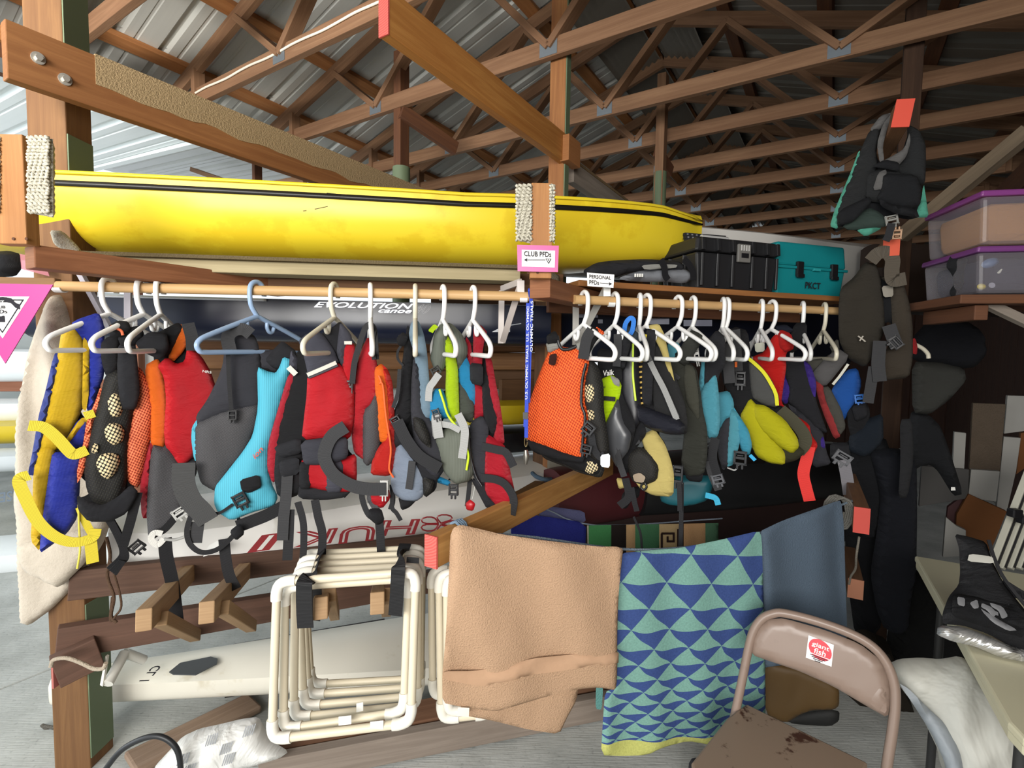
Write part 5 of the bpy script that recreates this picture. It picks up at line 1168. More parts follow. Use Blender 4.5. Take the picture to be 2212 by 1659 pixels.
# ---------------------------------------------------------------- fleece, frames, sack at the lower left
def soft(name, lab, cat, crop, pts, pl, mat, T=.02, group=None, base=None, **k):
    q = crop(pts); t = thing(name, lab, cat, pl.at(*(base or max(q, key=lambda z: z[1]))), group); o = puff({'towel': 'cloth', 'blanket': 'cloth'}.get(name, 'body'), q, pl, mat, t, T=T, **k); return t, o
pl = Plane(110, 900, 1.70, 20)
fleece = terry('#bfb5a6', .12, 60, .004)
t, o = soft('blanket', 'cream fleece blanket hanging in long folds beside the left post', 'blanket', ID, '112,640 132,638 150,668 164,720 185,800 210,900 232,1000 240,1120 225,1165 205,1200 180,1235 150,1275 110,1315 62,1350 45,1342 42,1260 38,1130 30,1085 36,1000 38,950 46,850 60,770 76,720 98,662', pl, fleece, T=.035, R=.03, res=.012, folds=lambda u, v: .022 * math.sin(u * 52 + 1.4 * v) * min(1, max(0, (v + .45) * 2.5)), wr=.01)
puff('fold', ID('60,1165 110,1150 200,1130 232,1135 205,1195 150,1250 120,1235 75,1215'), pl, fleece, t, T=.03, off=.07, wr=.012)
pvc = scuffed('#d8cdb4', '#c4b698', .62, 5, .45); pvc_w = plastic('#e6e2d6', .4, .5, .05)
def frame(lab, c4, zt, zb, group):
    q = cF(c4); pts = [P(*q[0], zt), P(*q[1], zt + .03), P(*q[2], zb + .02), P(*q[3], zb)]
    t = thing('pipe_stand', lab, 'pipe frame', (pts[3] + pts[2]) / 2, group); r = .0118
    for i in range(4):
        a, b = pts[i], pts[(i + 1) % 4]; d = (b - a).normalized(); tube('pipe', [a + d * .03, b - d * .03], r, pvc, t, 12)
    for i in range(4):
        p = pts[i]; a = (pts[i-1] - p).normalized(); b = (pts[(i+1) % 4] - p).normalized()
        tube('elbow', [p + a * .052, p + a * .03, p + (a + b) * .008, p + b * .03, p + b * .052], r * 1.3, pvc_w, t, 12, smooth_n=3)
    return t, pts
GF = 'white plastic pipe frames hung on the pegs'
FR = [('frontmost of the stacked white plastic pipe frames on the pegs', [(105, 562), (922, 505), (893, 1392), (75, 1490)], 1.40, 1.34),
      ('second white pipe frame in the stack, just inside the frontmost', [(152, 594), (880, 545), (850, 1328), (142, 1430)], 1.44, 1.38),
      ('third white pipe frame back in the stack on the pegs', [(212, 508), (935, 470), (930, 1290), (203, 1362)], 1.50, 1.44),
      ('fourth white pipe frame back in the stack on the pegs', [(228, 470), (950, 432), (945, 1232), (262, 1294)], 1.56, 1.50),
      ('fifth white pipe frame back in the stack on the pegs', [(243, 432), (957, 397), (948, 1182), (290, 1226)], 1.62, 1.56),
      ('rearmost white pipe frame of the stack on the pegs', [(255, 400), (962, 366), (950, 1132), (306, 1168)], 1.68, 1.62)]
for lb, c4, zt, zb in FR: tf, pts = frame(lb, c4, zt, zb, GF)
for k, (lb, c4, zt, zb) in enumerate([('upright white pipe frame partly behind the beige towel, rear one', [(1012, 500), (1330, 470), (1330, 1210), (1022, 1236)], 1.62, 1.56), ('upright white pipe frame partly behind the beige towel, middle one', [(1056, 520), (1370, 500), (1370, 1340), (1072, 1372)], 1.54, 1.50), ('upright white pipe frame partly behind the beige towel, front one', [(1102, 540), (1400, 520), (1400, 1300), (1108, 1330)], 1.52, 1.49)]): frame(lb, c4, zt, zb, 'white pipe frames behind the beige towel')
for x, y, w in ((505, 1378, 75), (692, 1408, 78), (592, 1300, 40)):
    pl = Plane(*cF([(x, y)])[0], 1.345 + (.06 if y < 1320 else 0), 0); a = cF([(x - w/2, y - 22), (x + w/2, y - 30), (x + w/2, y + 22), (x - w/2, y + 30)])
    tag(flat('sticker', [pl.at(*q) for q in a], .001, pl.n, wht_pl, loc=pl.at(*a[0])), 'small white sticker on a lower frame pipe, ' + {505: 'middle one', 692: 'front one', 592: 'small rear one'}[x], 'sticker')
pls = Plane(*cF([(270, 700)])[0], 1.375, 0)
def webthing(lab, lst):
    t = thing('webbing_strap', lab, 'strap', lst[0][0][0])
    for pts, w, Zw in lst: 
        mm = M(); mm.band(catmull(pts, 6), Vector((0, -1, .25)), w / 2.724 / F * Zw, .003); link('band', mm, webbing('#151517'), t)
webthing('wide black strap looped over the left side of the pipe frames', [([P(*FP(x, y, Z)[:2], Z) for x, y, Z in ((360, 380, 1.66), (345, 440, 1.58), (320, 520, 1.44), (270, 560, 1.375), (264, 620, 1.37), (266, 740, 1.37), (272, 835, 1.37))], 95, 1.4), ([P(*FP(x, y, 1.47)[:2], 1.47) for x, y in ((330, 560), (335, 680), (325, 790))], 70, 1.45)])
webthing('wide black strap looped over the right side of the pipe frames', [([P(*FP(x, y, Z)[:2], Z) for x, y, Z in ((860, 340, 1.66), (840, 400, 1.6), (822, 455, 1.42), (815, 540, 1.40), (808, 660, 1.40), (800, 762, 1.40))], 82, 1.42), ([P(*FP(x, y, 1.45)[:2], 1.45) for x, y in ((905, 420), (903, 452))], 75, 1.45)])
pl = Plane(490, 1620, 1.62, 5, 25)
t, o = soft('sack', 'crumpled white plastic sack with grey print on the floor by the frames', 'sack', cE, '925,1640 1000,1560 1080,1475 1180,1430 1300,1405 1420,1375 1520,1362 1560,1440 1592,1500 1695,1562 1640,1600 1500,1640 1300,1700 1000,1760 920,1740', pl, crumpled('#dcdcd8', .4), T=.07, R=.12, wr=.022, ws=14, res=.012)
for x0, y0 in ((1130, 1540), (1165, 1600), (1370, 1480), (1385, 1540), (1290, 1430), (1500, 1380), (960, 1650), (1180, 1650)):
    for k in range(5):
        q = cE([(x0 + k * 13, y0 - k * 4), (x0 + k * 13 + 6, y0 - k * 4), (x0 + k * 13 - 14, y0 + 62 - k * 4), (x0 + k * 13 - 20, y0 + 62 - k * 4)])
        flat('print', [pl.at(*z, .078) for z in q], .0005, pl.n, plastic('#7d8084', .5), t)
hp = cE([(560, 1760), (640, 1640), (720, 1550), (830, 1490), (930, 1472), (1010, 1510), (1055, 1590), (1068, 1760)])
tag(tube('hose', [P(x, y, 1.50) for x, y in hp], .0085, plastic('#1d1f22', .45), smooth_n=6), 'thin black hose arching up from the floor at the bottom left', 'hose')
b0, b1 = P(*cE([(760, 1640)])[0], 1.70), P(*cE([(1500, 1270)])[0], 2.04)
tag(timber('board', b0, b1, .13, .03, wood('#8d7663', '#a58d79', .7), None, bevel=.01), 'weathered brown board leaning diagonally over the floor at lower left', 'board')
mm = M(); mm.bar(Vector((-1.25, 2.2, .055)), Vector((-.6, 2.45, .055)), .25, .10); tag(link('foam_block', mm, plastic('#2b2624', .8)), 'dark foam block under the low white canoe', 'foam block')
# red tip on the white hull
pl = Plane(310, 1150, 1.97, 30); tag(puff('bow_cap', cE('805,290 810,235 850,212 895,215 925,240 920,300 880,318 830,312'), pl, plastic('#c9333a', .4), None, T=.02, loc=None) if False else puff('bow_cap', cE('805,290 810,235 850,212 895,215 925,240 920,300 880,318 830,312'), pl, plastic('#c9333a', .4), None, T=.02), 'red rounded cap on a white boat end behind the black straps', 'cap')
# ---------------------------------------------------------------- towels on the line
LN = [P(955, 1152, 1.37), P(1130, 1158, 1.43), P(1345, 1186, 1.52), P(1500, 1180, 1.60), P(1645, 1150, 1.68), P(1760, 1112, 1.75), P(1840, 1082, 1.80)]
tag(tube('clothes_line', LN, .004, carpet('#6d7a86'), smooth_n=6), 'grey-blue rope clothes line strung between two red-ended arms', 'rope')
def coil(p, rx, rz, n, d, lab, col, r=.0045):
    pts = []
    for k in range(n * 12 + 1):
        g = 2 * math.pi * k / 12; pts.append(p + BV * math.cos(g) * rx + Zv * math.sin(g) * rz + d * (k / 12) * r * 1.9)
    tag(tube('rope', pts, r, carpet(col)), lab, 'rope')
coil(P(932, 1191, 1.33) + AV * .10, .030, .052, 4, AV, 'blue-grey rope wound around the red-ended arm left of the beige towel', '#7d92a6')
coil(P(1861, 1124, 1.72) + Vector((-.25, .97, 0)) * .07, .034, .058, 5, Vector((-.25, .97, 0)), 'grey rope wound round the red-ended arm right of the blue towels', '#6e6c66')
tag(tube('rope', [P(*q) for q in ((1856, 1160, 1.78), (1850, 1200, 1.8), (1848, 1228, 1.86), (1838, 1245, 1.9), (1834, 1262, 1.92))], .004, carpet('#7b756b'), smooth_n=5), 'grey rope end dangling between the two right arms', 'rope')
plt_ = Plane(1345, 1190, 1.47, 15)
beige = terry('#b8977a', .30, 210, .007); beige_band = terry('#b29074', .06, 60, .001)
t, o = soft('towel', 'beige bath towel folded over the line beside the red-ended arm', 'towel', cF, '1128,300 1145,250 1185,232 1300,258 1420,288 1700,328 2000,362 2100,360 2138,372 2130,430 2112,600 2102,800 2102,1100 2096,1198 2000,1180 1880,1190 1700,1230 1500,1290 1390,1322 1250,1302 1180,1292 1082,1272 1082,1100 1102,900 1122,500', plt_, beige, T=.008, R=.02, wr=.006, ws=5, folds=lambda u, v: .009 * math.sin((u * .9 + v * .35) * 26), res=.014)
puff('band', cF('1084,1078 1250,1078 1420,1058 1600,1005 1800,985 2102,958 2100,1035 1950,1040 1780,1068 1600,1090 1420,1140 1300,1160 1086,1120'), plt_, beige_band, t, T=.003, off=.0115, R=.006, wr=.004, ws=5, folds=lambda u, v: .009 * math.sin((u * .9 + v * .35) * 26))
puff('back_half', cF('1200,1335 1290,1320 1400,1320 1700,1230 1905,1188 1885,1300 1830,1400 1785,1500 1600,1472 1400,1422 1205,1388'), plt_, beige, t, T=.006, off=-.03)
puff('care_tag', cF('1165,1285 1232,1288 1228,1342 1160,1335'), plt_, plastic('#e4ded2', .7), t, T=.001, off=.012, soft=0)
# triangle patterned towel: the print is worked out on the cloth itself
pl2 = Plane(1480, 1380, 1.57, 15)
q0 = pl2.uv(pl2.at(*cG([(240, 385)])[0])); q1 = pl2.uv(pl2.at(*cG([(1085, 385)])[0])); q2 = pl2.uv(pl2.at(*cG([(200, 1580)])[0]))
def tri_print():
    t = NT('towel_print'); u_ = t.n('ShaderNodeUVMap'); u_.uv_map = 'UVMap'; sp = t.n('ShaderNodeSeparateXYZ'); t.l(u_.outputs[0], sp.inputs[0]); mth = t.math
    nz = t.noise(t.uv(), 9, 2)
    U = mth('MULTIPLY', mth('SUBTRACT', sp.outputs[0], (q0[0] + q1[0]) / 2), 1 / (q1[0] - q0[0]))
    Vv = mth('MULTIPLY', mth('SUBTRACT', q0[1], mth('ADD', sp.outputs[1], mth('MULTIPLY', U, .06))), 1 / (q0[1] - q2[1]))
    D = mth('SUBTRACT', 1.0, mth('MULTIPLY', Vv, .55)); X = mth('DIVIDE', mth('MULTIPLY', U, 2.95), D); W0 = mth('MULTIPLY', mth('SUBTRACT', mth('DIVIDE', 1.0, D), 1.0), 10.6)
    W0 = mth('ADD', W0, .72)
    W = mth('ADD', W0, mth('MULTIPLY', mth('MULTIPLY', mth('SINE', mth('ADD', mth('MULTIPLY', X, 6.28), mth('MULTIPLY', W0, 3.14))), mth('MINIMUM', mth('MULTIPLY', Vv, .16), .12)), 1.0))
    row = mth('FLOOR', W); fr = mth('SUBTRACT', W, row); sh = mth('MULTIPLY', mth('MODULO', row, 2.0), .5)
    tr = mth('ABSOLUTE', mth('SUBTRACT', mth('MULTIPLY', mth('FRACT', mth('ADD', mth('ADD', X, 20.1), sh)), 2.0), 1.0))
    f = mth('LESS_THAN', tr, fr)
    edge = mth('GREATER_THAN', mth('ADD', Vv, mth('MULTIPLY', nz, .0)), .985)
    c = t.mix(f, lin('#3b4d80'), lin('#769f94')); k = t.noise(t.uv(), 150, 3, .7); c = t.mix(edge, c, lin('#b7b86a'))
    mx = t.n('ShaderNodeMix', data_type='RGBA', blend_type='MULTIPLY'); mx.inputs[0].default_value = .6; t.l(c, mx.inputs[6]); t.l(t.ramp(k, [(.3, (.7, .7, .7, 1)), (.7, (1.15, 1.15, 1.15, 1))]), mx.inputs[7])
    t.col(mx.outputs[2]); t.bump(k, .4, .003); t.rough(.95, .1); return t.m
t, o = soft('towel', 'blue and sea-green towel with a triangle wave pattern on the line', 'towel', cG, '245,400 420,382 600,370 850,318 1058,268 1072,300 1082,600 1090,900 1096,1300 1085,1420 1000,1470 860,1525 800,1522 640,1494 500,1532 400,1578 250,1584 135,1580 150,1350 160,1215 222,1190 235,800 242,500', pl2, tri_print(), T=.006, R=.02, wr=.005, ws=4, folds=lambda u, v: .010 * math.sin(u * 34 + v * 4) * (.5 + min(.8, max(0, -v))), res=.014)
puff('back_half', cG('130,1210 165,1215 158,1352 128,1348'), pl2, terry('#5f8f8a', .1), t, T=.004, off=-.03)
pl3 = Plane(1740, 1240, 1.72, 16)
t, o = soft('towel', 'plain slate blue towel on the line at the right', 'towel', cG, '1060,275 1200,208 1400,138 1500,100 1542,88 1556,230 1566,600 1576,868 1560,960 1400,1010 1200,1050 1085,1065 1082,500', pl3, terry('#515e6c', .16, 190, .004), T=.006, R=.02, wr=.006, ws=4, folds=lambda u, v: .010 * math.sin(u * 26 + v * 6), res=.015)
pl4 = Plane(1180, 1150, 2.25, 12)
soft('towel', 'navy blue towel hanging in the back row behind the beige towel', 'towel', cP7, '-45,262 60,268 130,272 412,312 405,480 200,470 -40,440', pl4, terry('#2a2f7a', .2, 150), T=.006, res=.018)
soft('towel', 'faded grey-blue towel end just above the navy towel', 'towel', cP7, '132,210 250,222 400,242 410,305 300,300 130,275', Plane(1210, 1110, 2.32, 12), terry('#5d5f82', .2, 150), T=.006, res=.018)
pl5 = Plane(1400, 1160, 2.25, 14); t = thing('towel', 'green, black and tan striped towel with a key motif in the back row', 'towel', pl5.at(1400, 1200))
xs = [430, 568, 660, 715, 862, 985, 1012, 1145, 1225]; tp = lambda x: 326 - (x - 430) * .018; cols = ['#3f7a4a', '#211c1a', '#a58660', '#3d6648', '#a08a66', '#241c1a', '#a3805c', '#42604a']
for x0, x1, c_ in zip(xs, xs[1:], cols): puff('stripe', cP7([(x0, tp(x0)), (x1, tp(x1)), (x1, 500), (x0, 500)]), pl5, terry(c_, .2, 160, .003), t, T=.005, res=.02, soft=0)
for a_, b_ in (((870, 372), (950, 372)), ((945, 372), (945, 425)), ((950, 420), (905, 420)), ((908, 425), (908, 390)), ((872, 372), (872, 470)), ((872, 465), (975, 462)), ((972, 345), (972, 462))):
    mm = M(); pa, pb = [pl5.at(*cP7([q])[0], .008) for q in (a_, b_)]; mm.bar(pa, pb, .003, .009, up=pl5.v + pl5.u * .3); link('key_motif', mm, plastic('#2a1d1a', .9, .1), t)
puff('fringe', cP7([(420, 326), (436, 326), (446, 480), (424, 480)]), pl5, terry('#a9a290', .3, 200), t, T=.006, soft=0)
tag(tube('cord', [P(*q) for q in ((1085, 1078, 2.2), (1130, 1090, 2.25), (1180, 1100, 2.3), (1290, 1135, 2.3), (1560, 1120, 2.5))], .0035, carpet('#8d98a6'), smooth_n=4), 'thin pale cord carrying the back row of towels', 'cord')
tag(tube('cord', [P(*q) for q in ((1108, 1064, 2.3), (1140, 1058, 2.45), (1172, 1050, 2.6))], .0035, carpet('#8d98a6'), smooth_n=4), 'thin pale cord running left from the padlock', 'cord')
# padlock and cable on the middle post
t = thing('padlock', 'round black dial padlock hanging on a cable round the middle post', 'padlock', P(1180, 1060, 2.58)); pp = Plane(1180, 1052, 2.58, 0); k_ = 2.58 / F
ring = lambda r, o: [pp.at(1180, 1054, o) + pp.u * r * math.cos(j * math.pi / 10) + pp.v * r * math.sin(j * math.pi / 10) for j in range(20)]
flat('case', ring(.027, 0), .02, pp.n, plastic('#8d8c88', .35, .5, .05, metal=.7), t); flat('dial', ring(.019, .02), .006, pp.n, blk_pl, t)
for j in range(12): g = j * math.pi / 6; c_ = pp.at(1180, 1054, .0265); mm = M(); mm.bar(c_ + (pp.u * math.cos(g) + pp.v * math.sin(g)) * .013, c_ + (pp.u * math.cos(g) + pp.v * math.sin(g)) * .018, .002, .001, up=pp.n); link('dial_mark', mm, wht_pl, t)
tube('shackle', [pp.at(1180, 1054) + pp.u * .016 * math.cos(g) + pp.v * (.025 + .028 * math.sin(g)) for g in np.linspace(0, math.pi, 9)], .004, plastic('#a9a8a4', .3, .5, .05, metal=.8), t, 8)
tag(tube('cable', [P(1150, 1022, 2.66), P(1160, 1030, 2.6), P(1178, 1036, 2.57), P(1195, 1034, 2.62)], .011, carpet('#5d7184'), smooth_n=5), 'thick blue-grey cable wrapped around the middle post by the padlock', 'cable')
soft('seat_pad', 'teal rounded boat seat pad hanging in the shade below the vests', 'seat pad', cP7, '868,60 1000,20 1190,25 1180,110 1150,172 1080,195 1000,205 920,195 872,175', Plane(1480, 1050, 2.3, -20), plastic('#17606c', .5), T=.04)
soft('cloth_strip', 'dark twisted strap hanging over the dim red hull', 'strap', cP7, '640,130 700,95 745,90 735,150 690,170 660,220 625,215', Plane(1360, 1060, 2.2, -20), blk, T=.02)
# ---------------------------------------------------------------- shelf, cases and bag over the right rod
sh = thing('wall_shelf', 'brown wooden shelf above the right rod carrying the cases', 'shelf', P(1268, 618, 1.83))
S0, S1 = P(1250, 611, 1.84), P(1850, 640, 2.24); sd = (S1 - S0).normalized(); sn_ = Vector((-sd.y, sd.x, 0))
mm = M(); zz_ = Vector((0, 0, .011)); S1.z = S0.z
mm.hexa([S0 - zz_, S0 + sn_ * .34 - zz_, S0 + sn_ * .34 + zz_, S0 + zz_, S1 - zz_, S1 + sn_ * .34 - zz_, S1 + sn_ * .34 + zz_, S1 + zz_]); link('board', mm, wood('#8a5a34', '#a8713f', .6), sh, bevel=.003)
timber('cleat', S0 + sn_ * .3 - Zv * .05, S1 + sn_ * .3 - Zv * .05, .03, .07, wood_dark, sh)
shz = S0.z + .0115
def shelfpt(px, back): 
    lo, hi = 0, 1
    for _ in range(40):
        mid = (lo + hi) / 2
        if proj(S0.lerp(S1, mid))[0] < px: lo = mid
        else: hi = mid
    p = S0.lerp(S1, lo) + sn_ * back; p.z = shz; return p
def case(lab, px0, px1, hgt, dep, back, col, seam, catg='case'):
    a, b = shelfpt(px0, back), shelfpt(px1, back); e1 = (b - a).normalized(); W_ = (b - a).length; t = thing('storage_case', lab, catg, a)
    c = a + e1 * W_ / 2 + sn_ * dep / 2
    mm = M(); tp = .93
    def ring(z, f): return [c + e1 * W_ / 2 * i * f + sn_ * dep / 2 * j * f + Zv * z for i, j in ((-1, -1), (1, -1), (1, 1), (-1, 1))]
    r0, r1 = ring(.0, tp), ring(hgt * seam, 1.0); mm.hexa([r0[0], r0[3], r1[3], r1[0], r0[1], r0[2], r1[2], r1[1]]); link('body', mm, col, t, bevel=.008)
    mm = M(); r0, r1 = ring(hgt * seam + .004, 1.02), ring(hgt, .97); mm.hexa([r0[0], r0[3], r1[3], r1[0], r0[1], r0[2], r1[2], r1[1]]); link('lid', mm, col, t, bevel=.010)
    return t, a, e1, W_, c
bcase = plastic('#1e1e20', .45, .5, .12); t, a, e1, W_, c = case('black ribbed plastic tool case with a clear latch on the shelf', 1512, 1690, .205, .24, .03, bcase, .70)
for f in (.06, .24, .42, .66, .84, .97):
    q = a + e1 * W_ * f - sn_ * .004; timber('rib', q + Zv * .012, q + Zv * .14, .010, .014, bcase, t, bevel=.002); timber('rib', q + Zv * .15 - sn_ * .005, q + Zv * .198, .016, .014, bcase, t, bevel=.002)
for f in (.3, .7):
    q = a + sn_ * .24 * f - e1 * .004; timber('rib', q + Zv * .012, q + Zv * .14, .014, .010, bcase, t, bevel=.002)
q = a + e1 * W_ * .535 - sn_ * .012
mm = M(); mm.box(q + Zv * .148, .062, .014, .072, (e1, sn_, Zv)); link('latch', mm, plastic('#6e6c68', .25, .6, .1), t, bevel=.004)
for k in range(4): mm = M(); mm.box(q + e1 * (k - 1.5) * .012 + Zv * .168 - sn_ * .0085, .004, .004, .022, (e1, sn_, Zv)); link('latch_rib', mm, plastic('#b9b8b4', .3), t)
mm = M(); mm.box(q + Zv * .138 - sn_ * .008, .034, .004, .018, (e1, sn_, Zv)); link('latch_rib', mm, blk_pl, t)
h0 = a + e1 * W_ * .22 + sn_ * .09 + Zv * .222; tag(tube('clear_tube', [h0, h0 + e1 * .13], .012, plastic('#b4b4b2', .2, .6)), 'clear plastic tube lying on top of the black tool case', 'tube')
t2 = thing('chain_strip', 'black perforated strip lying on the lid of the black case', 'strip', h0)
for k in range(3):
    mm = M(); b_ = a + e1 * (W_ * .1 + .012 * k) + sn_ * (.13 + .022 * k) + Zv * (.214 + .018 * k); mm.bar(b_, b_ + e1 * .21 + Zv * .004, .018, .012); link('strip', mm, blk2, t2)
    for j in range(9): mm = M(); mm.box(b_ + e1 * (.012 + j * .023) - sn_ * .0095 + Zv * .0, .008, .002, .006, (e1, sn_, Zv)); link('slot', mm, plastic('#77767a', .5), t2)
teal = plastic('#138085', .4, .5, .06); t, a, e1, W_, c = case('teal plastic utility box stencilled with club letters on the shelf', 1699, 1872, .225, .2, .06, teal, .54)
for f in (.30, .80):
    q = a + e1 * W_ * f - sn_ * .010
    mm = M(); mm.box(q + Zv * .112, .034, .014, .062, (e1, sn_, Zv)); lt = link('latch', mm, blk_pl, t, bevel=.003); mm = M(); mm.box(q + Zv * .082 - sn_ * .006, .038, .01, .016, (e1, sn_, Zv)); link('latch_tip', mm, blk_pl, lt, bevel=.002)
mm = M(); mm.box(a + e1 * W_ * .5 - sn_ * .006 + Zv * .118, W_ * 1.02, .01, .012, (e1, sn_, Zv)); link('rim', mm, teal, t, bevel=.002); mm = M(); mm.box(a + e1 * W_ * .54 - sn_ * .011 + Zv * .113, .035, .012, .01, (e1, sn_, Zv)); link('hasp', mm, plastic('#2d999c', .4), t)
q = a + e1 * W_ * .40 - sn_ * .004 + Zv * .032; text('lettering', 'PKCT', q, q + e1 * .085, q + Zv * .028, ink, t, lift=.003)
plb = Plane(1400, 590, 1.98, 20); t = thing('gear_bag', 'low black and grey bag lying on the shelf left of the tool case', 'bag', plb.at(1400, 610))
puff('bag_body', cP6('255,410 350,355 480,338 700,330 930,342 962,382 940,420 700,400 560,420 480,450 330,450'), plb, blk2, t, T=.05, R=.05); puff('side_panel', cP6('500,460 620,420 760,402 960,398 1002,430 1000,475 960,492 850,482 700,482 560,475'), plb, fabric('#8f9298', .5), t, T=.045, R=.04, off=.01, wr=.008); puff('side_panel', cP6('620,385 720,378 860,380 850,395 640,408'), plb, lgrey, t, T=.015, off=.05)
for pts in ('735,345 760,400 765,450 785,485', '890,342 930,380 955,430 960,485'): mm = M(); mm.band(catmull([plb.at(x, y, .062) for x, y in cP6(pts)], 5), plb.n, .026, .003); link('strap', mm, bw, t)
for k in range(4): mm = M(); p_ = plb.at(*cP6([(572 + k * 16, 462)])[0], .05); mm.bar(p_, p_ + Zv * .012, .006, .003); link('print', mm, wht_pl, t)
# ---------------------------------------------------------------- dark gear at the right
dk1 = fabric('#2a2b2c', .75); dk2 = fabric('#1c1d20', .8); mint = fabric('#5fb39a', .7); gry = fabric('#6e6c6a', .7)
v = Vest('black and grey life vest with mint trim hung high on a red-ended arm', cI, 1900, 1.93, -22, name='life_vest', base_y=490, cy=380)
v.p('back_panel', '495,468 512,480 432,720 352,930 347,1002 300,985 328,890 390,740 450,600', mint, lab='mint green back'); v.p('back_panel', '940,690 952,800 972,922 890,922 905,860 930,800', mint, lab='mint green back'); v.p('back_panel', '478,1010 600,988 650,1000 540,1055', mint, lab='mint green back')
v.p('shoulder', '562,335 640,238 715,215 640,325', gry, off=.01); v.p('front_panel', '570,330 640,305 622,400 605,480 618,570 602,650 560,645 550,760 540,800 500,900 350,995 338,920 400,740 450,640 500,490', dk1, T=.04, R=.06)
v.p('front_panel', '828,290 900,330 945,420 948,560 942,690 905,700 760,640 740,590 800,530 828,400', dk1, T=.04, R=.06); v.p('collar', '710,225 640,320 602,450 618,572 640,560 630,460 662,340', gry, off=.035, T=.01); v.p('collar', '640,562 710,530 790,480 822,360 818,440 792,530 740,590 680,578', gry, off=.03, T=.012)
v.p('front_panel', '530,640 640,600 740,600 790,660 740,780 640,830 540,815', dk1, off=.01); v.p('chest_tab', '558,612 640,570 732,590 735,642 640,620', dk2, off=.05, T=.012); v.p('zip_panel', '610,645 662,620 642,752 572,757', gry, off=.03, T=.008); v.p('side_pocket', '640,650 860,660 892,760 882,865 800,885 660,862 600,812 630,760', dk2, off=.03, T=.03)
v.p('lower_flap', '342,900 540,808 562,832 440,965 350,995', dk2, off=.03, T=.02); v.p('lower_flap', '608,830 700,872 850,900 872,952 720,922 620,872', dk2, off=.04, T=.02); v.p('lining', '380,985 560,860 640,900 700,980 600,1000 420,1010', fabric('#3c4a44'), off=-.01); v.b(705, 955, 70, 60, 10, lgrey, off=.03); v.b(745, 1050, 50, 60, 180, plastic('#b08a6a', .5), off=.02); v.s('strap', '700,980 680,1060 660,1100', bw, 14)
v = Vest('big dark olive-black vest hung on a red-ended arm at the rod end', cD, 1895, 2.02, -22, base_y=830, cy=650)
oliv = fabric('#3a352d', .75)
v.p('front_panel', '600,175 680,110 745,20 800,30 832,100 852,300 855,420 802,560 742,645 640,590 590,480 588,300', oliv, T=.05, R=.05, wr=.014); v.p('side_panel', '835,110 900,85 962,130 1002,260 1022,380 1022,600 1002,705 850,722 828,640 860,560 912,480 905,300 893,150', fabric('#453d33', .75), T=.05, R=.05, wr=.016)
v.s('collar_loop', '745,30 790,-15 840,-20 872,20 868,90 880,140 950,130', webbing('#4b4338'), 26, off=.07); v.p('tag', '830,170 890,165 892,225 842,230', plastic('#7c766a', .6), off=.03, T=.003); v.s('strap', '845,400 870,470 895,530', gw, 24, off=.08); v.b(885, 500, 70, 50, -50, off=.085); v.s('strap', '800,490 790,620 800,725', gw, 24, off=.07); v.s('strap', '770,640 750,760 735,850', gw, 20, off=.06); v.tb('logo', '675,462 700,480 718,495', plastic('#a39c90', .5), .003, off=.068); v.tb('logo', '685,490 695,475 705,462', plastic('#a39c90', .5), .003, off=.068)
def dark(name, lab, cat, crop, pts, px, py, Z, yaw, mat, T=.04, **k): return soft(name, lab, cat, crop, pts, Plane(px, py, Z, yaw), mat, T, **k)
dark('hooded_jacket', 'charcoal spray jacket skirt jutting right of the big dark vest', 'jacket', cD, '1025,615 1180,620 1332,655 1345,722 1235,845 1125,925 1030,915', 2020, 830, 2.1, -25, fabric('#3a3a36', .8), T=.05, res=.02)
dark('wetsuit_jacket', 'black wetsuit top with a dangling sleeve and white cuff label', 'wetsuit', cD, '1025,905 1120,930 1190,1000 1245,1150 1325,1400 1272,1410 1182,1262 1135,1222 1060,1235 1010,1300 1000,1000', 2020, 960, 2.15, -25, dk2, T=.04, res=.02)
dark('cuff_label', 'tiny white label on the black wetsuit cuff', 'label', cD, '1255,1365 1282,1365 1280,1380 1255,1378', 2060, 1058, 2.05, -25, wht_pl, T=.003)
dark('wetsuit', 'black wetsuit hanging full length behind the red-ended arms', 'wetsuit', cH, '200,-60 330,-80 450,-40 452,300 446,600 410,800 400,905 282,905 240,800 205,600 245,350 262,180 235,60', 1930, 1200, 2.2, -25, fabric('#15171f', .8), T=.07, res=.025)
dark('hooded_jacket', 'big black rounded jacket hanging in the far right shadows', 'jacket', cD, '1020,480 1150,340 1300,345 1440,430 1470,560 1400,640 1320,650 1030,610', 2050, 740, 2.35, -28, fabric('#14151b', .8), T=.08, res=.025)
dark('neoprene_strap', 'grey-black wide strap hanging below the charcoal jacket skirt', 'strap', cD, '955,960 1020,955 1030,1180 995,1420 945,1420 960,1200', 1960, 990, 2.05, -20, fabric('#2c2c2e', .8), T=.012, res=.02)
dark('wetsuit_trousers', 'dark navy wetsuit trousers below the rod end', 'wetsuit', cD, '640,1090 740,1140 860,1060 900,1180 860,1420 800,1659 720,1659 690,1420 640,1300', 1870, 1000, 2.3, -20, fabric('#16171b', .8), T=.05, res=.025)
t = thing('coat_hanger', 'cream hanger end with a red tag jutting from the dark clothes', 'hanger', P(1990, 755, 2.12)); tube('shoulder_frame', [P(*q, 2.12) for q in ((1972, 742), (1992, 752), (2004, 764), (2006, 774))], .008, hang_cols['i'], t, 10, smooth_n=4); puff('tag', cD('1025,480 1040,475 1052,520 1050,565 1030,560'), Plane(1975, 750, 2.1, 0), fabric('#b0262a'), t, T=.006)
dark('wetsuit', 'black neoprene suit hanging lowest, left of the full length wetsuit', 'wetsuit', cH, '75,-20 150,40 260,-30 280,300 275,640 262,880 200,960 120,930 90,700 66,420 95,200', 1865, 1200, 2.4, -20, fabric('#101115', .85), T=.06, res=.03)
